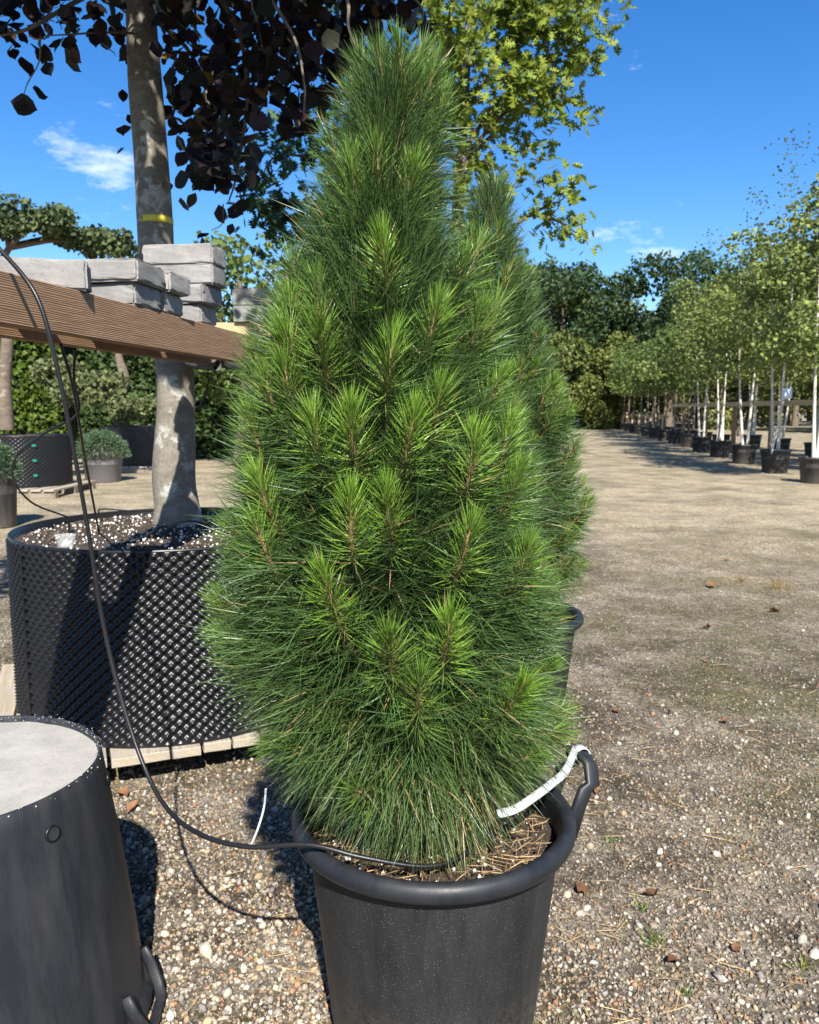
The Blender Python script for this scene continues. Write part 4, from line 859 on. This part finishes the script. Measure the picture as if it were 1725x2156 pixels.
for k, (x, y) in enumerate(rowp):
    b = sts[k % 2]; f = id(b) not in used; used.add(id(b)); put(b, x, y, k, 'small leafy standard tree in the far crowded row', 'far row of standard trees', f); put(pp, x, y, k, 'black pot in the far crowded row', 'far crowded pots', False)
    if k < 9: put(pp, x + .95, y - .8, k, 'black pot in the far crowded row', 'far crowded pots', False); put(b, x + 2.3, y + 1, k + 1, 'small leafy standard tree in the far crowded row', 'far row of standard trees', False)
# bushy yellow-green conifers at the end of the row
def conifer(seed, h, r0, col):
    r = np.random.default_rng(seed); t = empty('conifer', (0, 0, 0), 'x', 'conifer'); tube('trunk', np.array([[0, 0, 0], [0, 0, h * .5], [0, 0, h * .9]]), np.array([.14, .09, .03]), M_bark, t, 7)
    n = 2600; z = h * r.random(n) ** .8; th = r.random(n) * 6.28; rr = r0 * (1 - z / h) ** .55 * (.75 + .25 * np.sin(3 * th + z * 2)) * (.6 + .4 * r.random(n) ** .4); leaves('foliage', np.stack([rr * np.cos(th), rr * np.sin(th), z + .15], 1), .22, DIA_V, DIA_F, M_leaf, col, t, .9, r=r, dirs=np.tile([0, 0, 1.], (n, 1))); return t
cf = [conifer(41, 6.5, 1.6, (.105, .14, .028)), conifer(42, 5.6, 1.5, (.085, .12, .03))]
for k, (x, y) in enumerate([(15.5, 66), (17.2, 69), (18.9, 70), (14.3, 68), (20.6, 73)]): put(cf[k % 2], x, y, k, 'bushy yellow green conifer at the far end of the track', 'conifers closing the track', k < 2)
# tall trees closing the view
def bigtree(seed, H, Rr, n, leaf, col, zlo=.25):
    r = np.random.default_rng(seed); t = empty('tall_tree', (0, 0, 0), 'x', 'tree')
    tube('trunk', smoothpath([(0, 0, 0), (.2 * r.normal(), .2, H * .35), (0, 0, H * .75)], 14), np.linspace(.32, .06, 14), M_bark, t, 8)
    cl = []
    for k in range(34):
        a = r.random() * 6.28; f = r.random(); z = H * (zlo + (1 - zlo) * r.random() ** .8 * .9); q_ = Rr * math.sqrt(max(.05, 1 - ((z / H - .55) / .52) ** 2)) * (.35 + .55 * f); c = np.array([q_ * math.cos(a), q_ * math.sin(a), z]); cl.append((c, np.array([1, 1, .75]) * Rr * (.20 + .17 * r.random())))
        if k % 3 == 0: tube('limb', smoothpath([(0, 0, H * .25 + .2 * z), c * [.5, .5, .85], c], 7), np.linspace(.1, .02, 7), M_bark, t, 5)
    pts, d = clump_pts(cl, n, r); leaves('foliage', pts, leaf, DIA_V, DIA_F, M_leaf, col, t, .9, nrm=d * .8 + np.array([0, -.2, .4]), r=r); return t
bt_ = [bigtree(51, 13, 5.2, 12000, .27, (.046, .080, .028)), bigtree(52, 12, 5.6, 12000, .27, (.080, .115, .034)), bigtree(53, 14.5, 5.0, 12000, .27, (.040, .074, .032)), bigtree(54, 8, 4.2, 10000, .25, (.145, .170, .042), .10)]
used = set()
TL = [(1, 12.2, 66, 1.08), (3, 28, 90, 1.1), (3, 33.5, 93, 1.15), (3, 40, 92, 1.1), (3, 47, 96, 1.15), (0, 10.5, 62, .98), (3, 14.2, 60, .85), (1, 14.8, 70, 1.05), (3, 9.5, 60, .9), (0, 24, 68, 1.0), (3, 46, 60, 1.1), (0, 19, 60, 1.0), (3, 24, 58, 1.05), (2, 29, 73, .95), (1, 26, 74, 1.0), (2, 36, 78, 1.05), (0, 33, 70, .98), (1, 41, 74, .95), (3, 32, 56, 1.1), (3, 37, 52, 1.0), (2, 47, 80, .95), (0, 50, 68, 1.0), (3, 16, 76, 1.1), (1, 22, 86, .95), (3, 20, 82, 1.0), (0, 12, 84, .9), (1, 4, 88, .9), (2, -4, 86, .9), (3, 27, 50, .85), (1, 57, 74, 1.0), (3, 43, 56, 1.0)]
for k, (i_, x, y, s_) in enumerate(TL):
    b = bt_[i_]; f = i_ not in used; used.add(i_); o = put(b, x, y, k * 1.9, ['dark green broad tree in the tall belt behind the yard', 'mid green rounded tree in the tall belt behind the yard', 'tallest bluish green tree rising from the belt', 'low yellow green bushy tree below the tall belt'][i_], 'trees closing the yard', f); o.scale = (s_, s_, s_)

# ------------------------------------------------------------------ left background: hedge, cloud-pruned trees, planters
def hedge(name, x0, x1, y0, dep, h, n, leaf, col, lab, seed):
    r = np.random.default_rng(seed); t = empty(name, ((x0 + x1) / 2, y0, 0), lab, 'hedge', 'clipped hedges behind the planters')
    bm = box_bm((x1 - x0 - .3, dep - .4, h - .3), Matrix.Translation(((x0 + x1) / 2, y0 + dep / 2, (h - .3) / 2)), 0); from_bm('core', bm, M_core, t)
    x = x0 + (x1 - x0) * r.random(n); z = .05 + (h - .05) * r.random(n); y = y0 + .35 * r.random(n) ** 1.5 + .12 * np.sin(x * 3) * np.sin(z * 4 + x); top = r.random(n) < .14; z[top] = h + .12 * r.normal(size=top.sum()); y[top] = y0 + dep * r.random(top.sum())
    leaves('foliage', np.stack([x, y, z], 1), leaf, DIA_V, DIA_F, M_leaf, col, t, 1.0, nrm=np.array([0, -.8, .4]), r=r); return t
M_core = simple('dark_hedge_wood', (.012, .016, .008), .9, .1)
hedge('hedge', -17.5, -9.6, 22.5, 1.6, 3.9, 12000, .15, (.085, .135, .018), 'bright green clipped hedge behind the near planters', 61)
hedge('hedge', -10.4, -3.1, 24.0, 1.6, 3.5, 11000, .15, (.050, .085, .022), 'darker green hedge seen past the beech trunk', 62)
hedge('hedge', -3.5, 3.0, 27.0, 1.6, 3.3, 9000, .18, (.050, .085, .022), 'dark hedge stretching behind the pines', 63)
def cloudtree(bpos, trunk, pads, lab, col, leaf=.085, tr0=.14):
    t = empty('cloud_pruned_tree', (bpos[0], bpos[1], bpos[2]), lab, 'tree', 'cloud pruned trees')
    r = np.random.default_rng(int(abs(bpos[0] * 100))); tube('trunk', smoothpath(trunk, 26), np.linspace(tr0, .05, 26), M_bark, t, 12)
    for c, q_ in pads:
        a = trunk[-1]; j = min(range(len(trunk)), key=lambda k: np.linalg.norm(np.array(trunk[k]) - c)); tube('limb', smoothpath([trunk[j], (np.array(trunk[j]) + c) / 2 + [0, 0, .1], c], 9), np.linspace(.06, .025, 9), M_bark, t, 7)
        cl = [(c + np.array([q_[0] * r.uniform(-.75, .75), q_[1] * r.uniform(-.75, .75), q_[2] * r.uniform(-.4, .5)]), np.array(q_) * (.28 + .25 * r.random())) for _ in range(16)]; pts, d = clump_pts(cl, int(2600 * q_[0]), r)
        leaves('foliage', pts, leaf, DIA_V, DIA_F, M_leaf, col, t, 1.0, nrm=d * .7 + np.array([0, -.3, .5]), r=r)
    return t
b1 = G(70, 1022, .15); b1[1] = 14.2; b1[0] = -6.75
air_pot('dimpled_planter', np.array([b1[0], b1[1], .15]), .78, .86, 60, 26, 'dimpled black planter with green clips under a cloud pruned tree', 'dimpled black planters', 4, .014)
for z_ in (.35, .60, .85):
    a = R(-52); o = box('green_clip', (b1[0] + .80 * math.cos(a), b1[1] + .80 * math.sin(a), z_), (.07, .03, .04), M_greenclip, bpy.data.objects['dimpled_planter.001'], 0, .004)
cloudtree((b1[0] - .1, b1[1], .95), [P(12, 905, 14.2), P(8, 800, 14.2), P(14, 700, 14.2), P(-20, 600, 14.2), P(20, 520, 14.2)], [(P(5, 462, 14.2), (.70, .55, .46)), (P(92, 472, 14.0), (.52, .45, .36)), (P(222, 515, 14.6), (.60, .5, .32)), (P(190, 508, 14.9), (.5, .4, .25)), (P(-40, 650, 14.5), (.7, .5, .4))], 'cloud pruned tree with leafy pads above the beam', (.085, .115, .045))
b2 = G(258, 1000, .15); b2 = np.array([P(255, 940, 18.6)[0], 18.6, .15])
air_pot('dimpled_planter', np.array([P(290, 940, 19.6)[0], 19.6, .15]), .85, .9, 60, 26, 'dimpled black planter partly hidden behind the beech trunk', 'dimpled black planters', 4, .014)
cloudtree((b2[0], 19.6, .98), [P(262, 905, 19.6), P(245, 860, 19.6), P(262, 800, 19.6), P(250, 740, 19.6), P(270, 640, 19.6)], [(P(190, 820, 19.0), (.75, .5, .5)), (P(280, 860, 18.9), (.5, .4, .35)), (P(120, 790, 19.4), (.6, .5, .5)), (P(300, 620, 19.6), (.9, .6, .4))], 'gnarled cloud pruned tree with pale leaves in front of the hedge', (.13, .15, .06), .1, .2)
for (x_, y_, w_) in ((b1[0], 14.1, 1.9), (P(290, 940, 19.6)[0], 19.5, 1.9)):
    t = empty('pallet', (x_, y_, 0), 'weathered pallet under a ' + ('clip fastened dimpled planter' if w_ and y_ < 15 else 'far dimpled planter by the hedge'), 'pallet', 'wooden pallets')
    for k in range(9):
        o = box('plank', (0, 0, 0), (.17, 1.8, .03), M_pallet, None, 0, .003); o.parent = t; o.location = (-w_ / 2 + .1 + k * .213, 0, .131)
    for s_ in (-.8, 0, .8):
        o = box('stringer', (0, 0, 0), (1.9, .12, .112), M_stringer, None, 0, .003); o.parent = t; o.location = (0, s_, .058)
# dwarf blue pine in a grey pot
dp = G(212, 1006); dp = np.array([P(216, 970, 16.4)[0], 16.4, 0]); t = empty('plant_pot', dp, 'dusty grey round pot holding the dwarf pine', 'pot'); far_pot(t, dp, .42, .60, simple('dusty_grey_pot', (.14, .135, .13), .6))
def mound(c, rx, rz, n, lab, seed):
    r = np.random.default_rng(seed); t = empty('dwarf_pine', c, lab, 'shrub'); d = randdir(n, r); d[:, 2] = np.abs(d[:, 2]) - .15; p = c + d * np.array([rx, rx, rz]) * (.8 + .2 * r.random(n))[:, None] * (1 + .08 * np.sin(d[:, :1] * 14) * np.sin(d[:, 1:2] * 11))
    tube('stem', np.array([c + [0, 0, -.06], c + [0, 0, rz * .5]]), np.array([.05, .03]), M_bark, t, 7)
    V, F = ribbon_needles(p, d + .5 * r.normal(size=(n, 3)), .07 * (.7 + .6 * r.random(n)), np.full(n, .012), .1 * r.random(n), np.zeros(n), r); cc = np.array([.075, .125, .060]) * (.6 + .8 * r.random((n, 1))); tag(mk('needles', V, F, M_needle, t, np.repeat(cc, 5, 0)), kind='stuff')
mound(dp + [0, 0, .58], .50, .52, 5200, 'low blue green dwarf pine in a dusty grey pot', 71)
c_ = P(-12, 945, 10.0); dq = np.array([c_[0], 10.0, 0]); t = empty('plant_pot', dq, 'black pot of the round shrub at the yard edge', 'pot'); far_pot(t, dq, .25, .70); mound(dq + [0, 0, .68], .26, .42, 3000, 'round green dwarf pine ball at the yard edge', 72)
# small trees showing between the blocks and the pine
s1 = bigtree(81, 6.2, 1.7, 2600, .16, (.10, .14, .03), .3); s1.location = (P(505, 600, 21)[0], 21, 0); s1['label'] = 'light green young tree behind the farther trestle'; s1['group'] = 'young trees beyond the trestles'
s2 = copytree(s1); s2.location = (P(-30, 600, 27)[0], 29, 0); s2.rotation_euler = (0, 0, 2); s2['label'] = 'light green young tree behind the bright hedge'
s3 = copytree(s1); s3.location = (P(430, 600, 26)[0], 30, 0); s3.rotation_euler = (0, 0, 4); s3.scale = (.85,) * 3; s3['label'] = 'smaller light green tree behind the darker hedge'
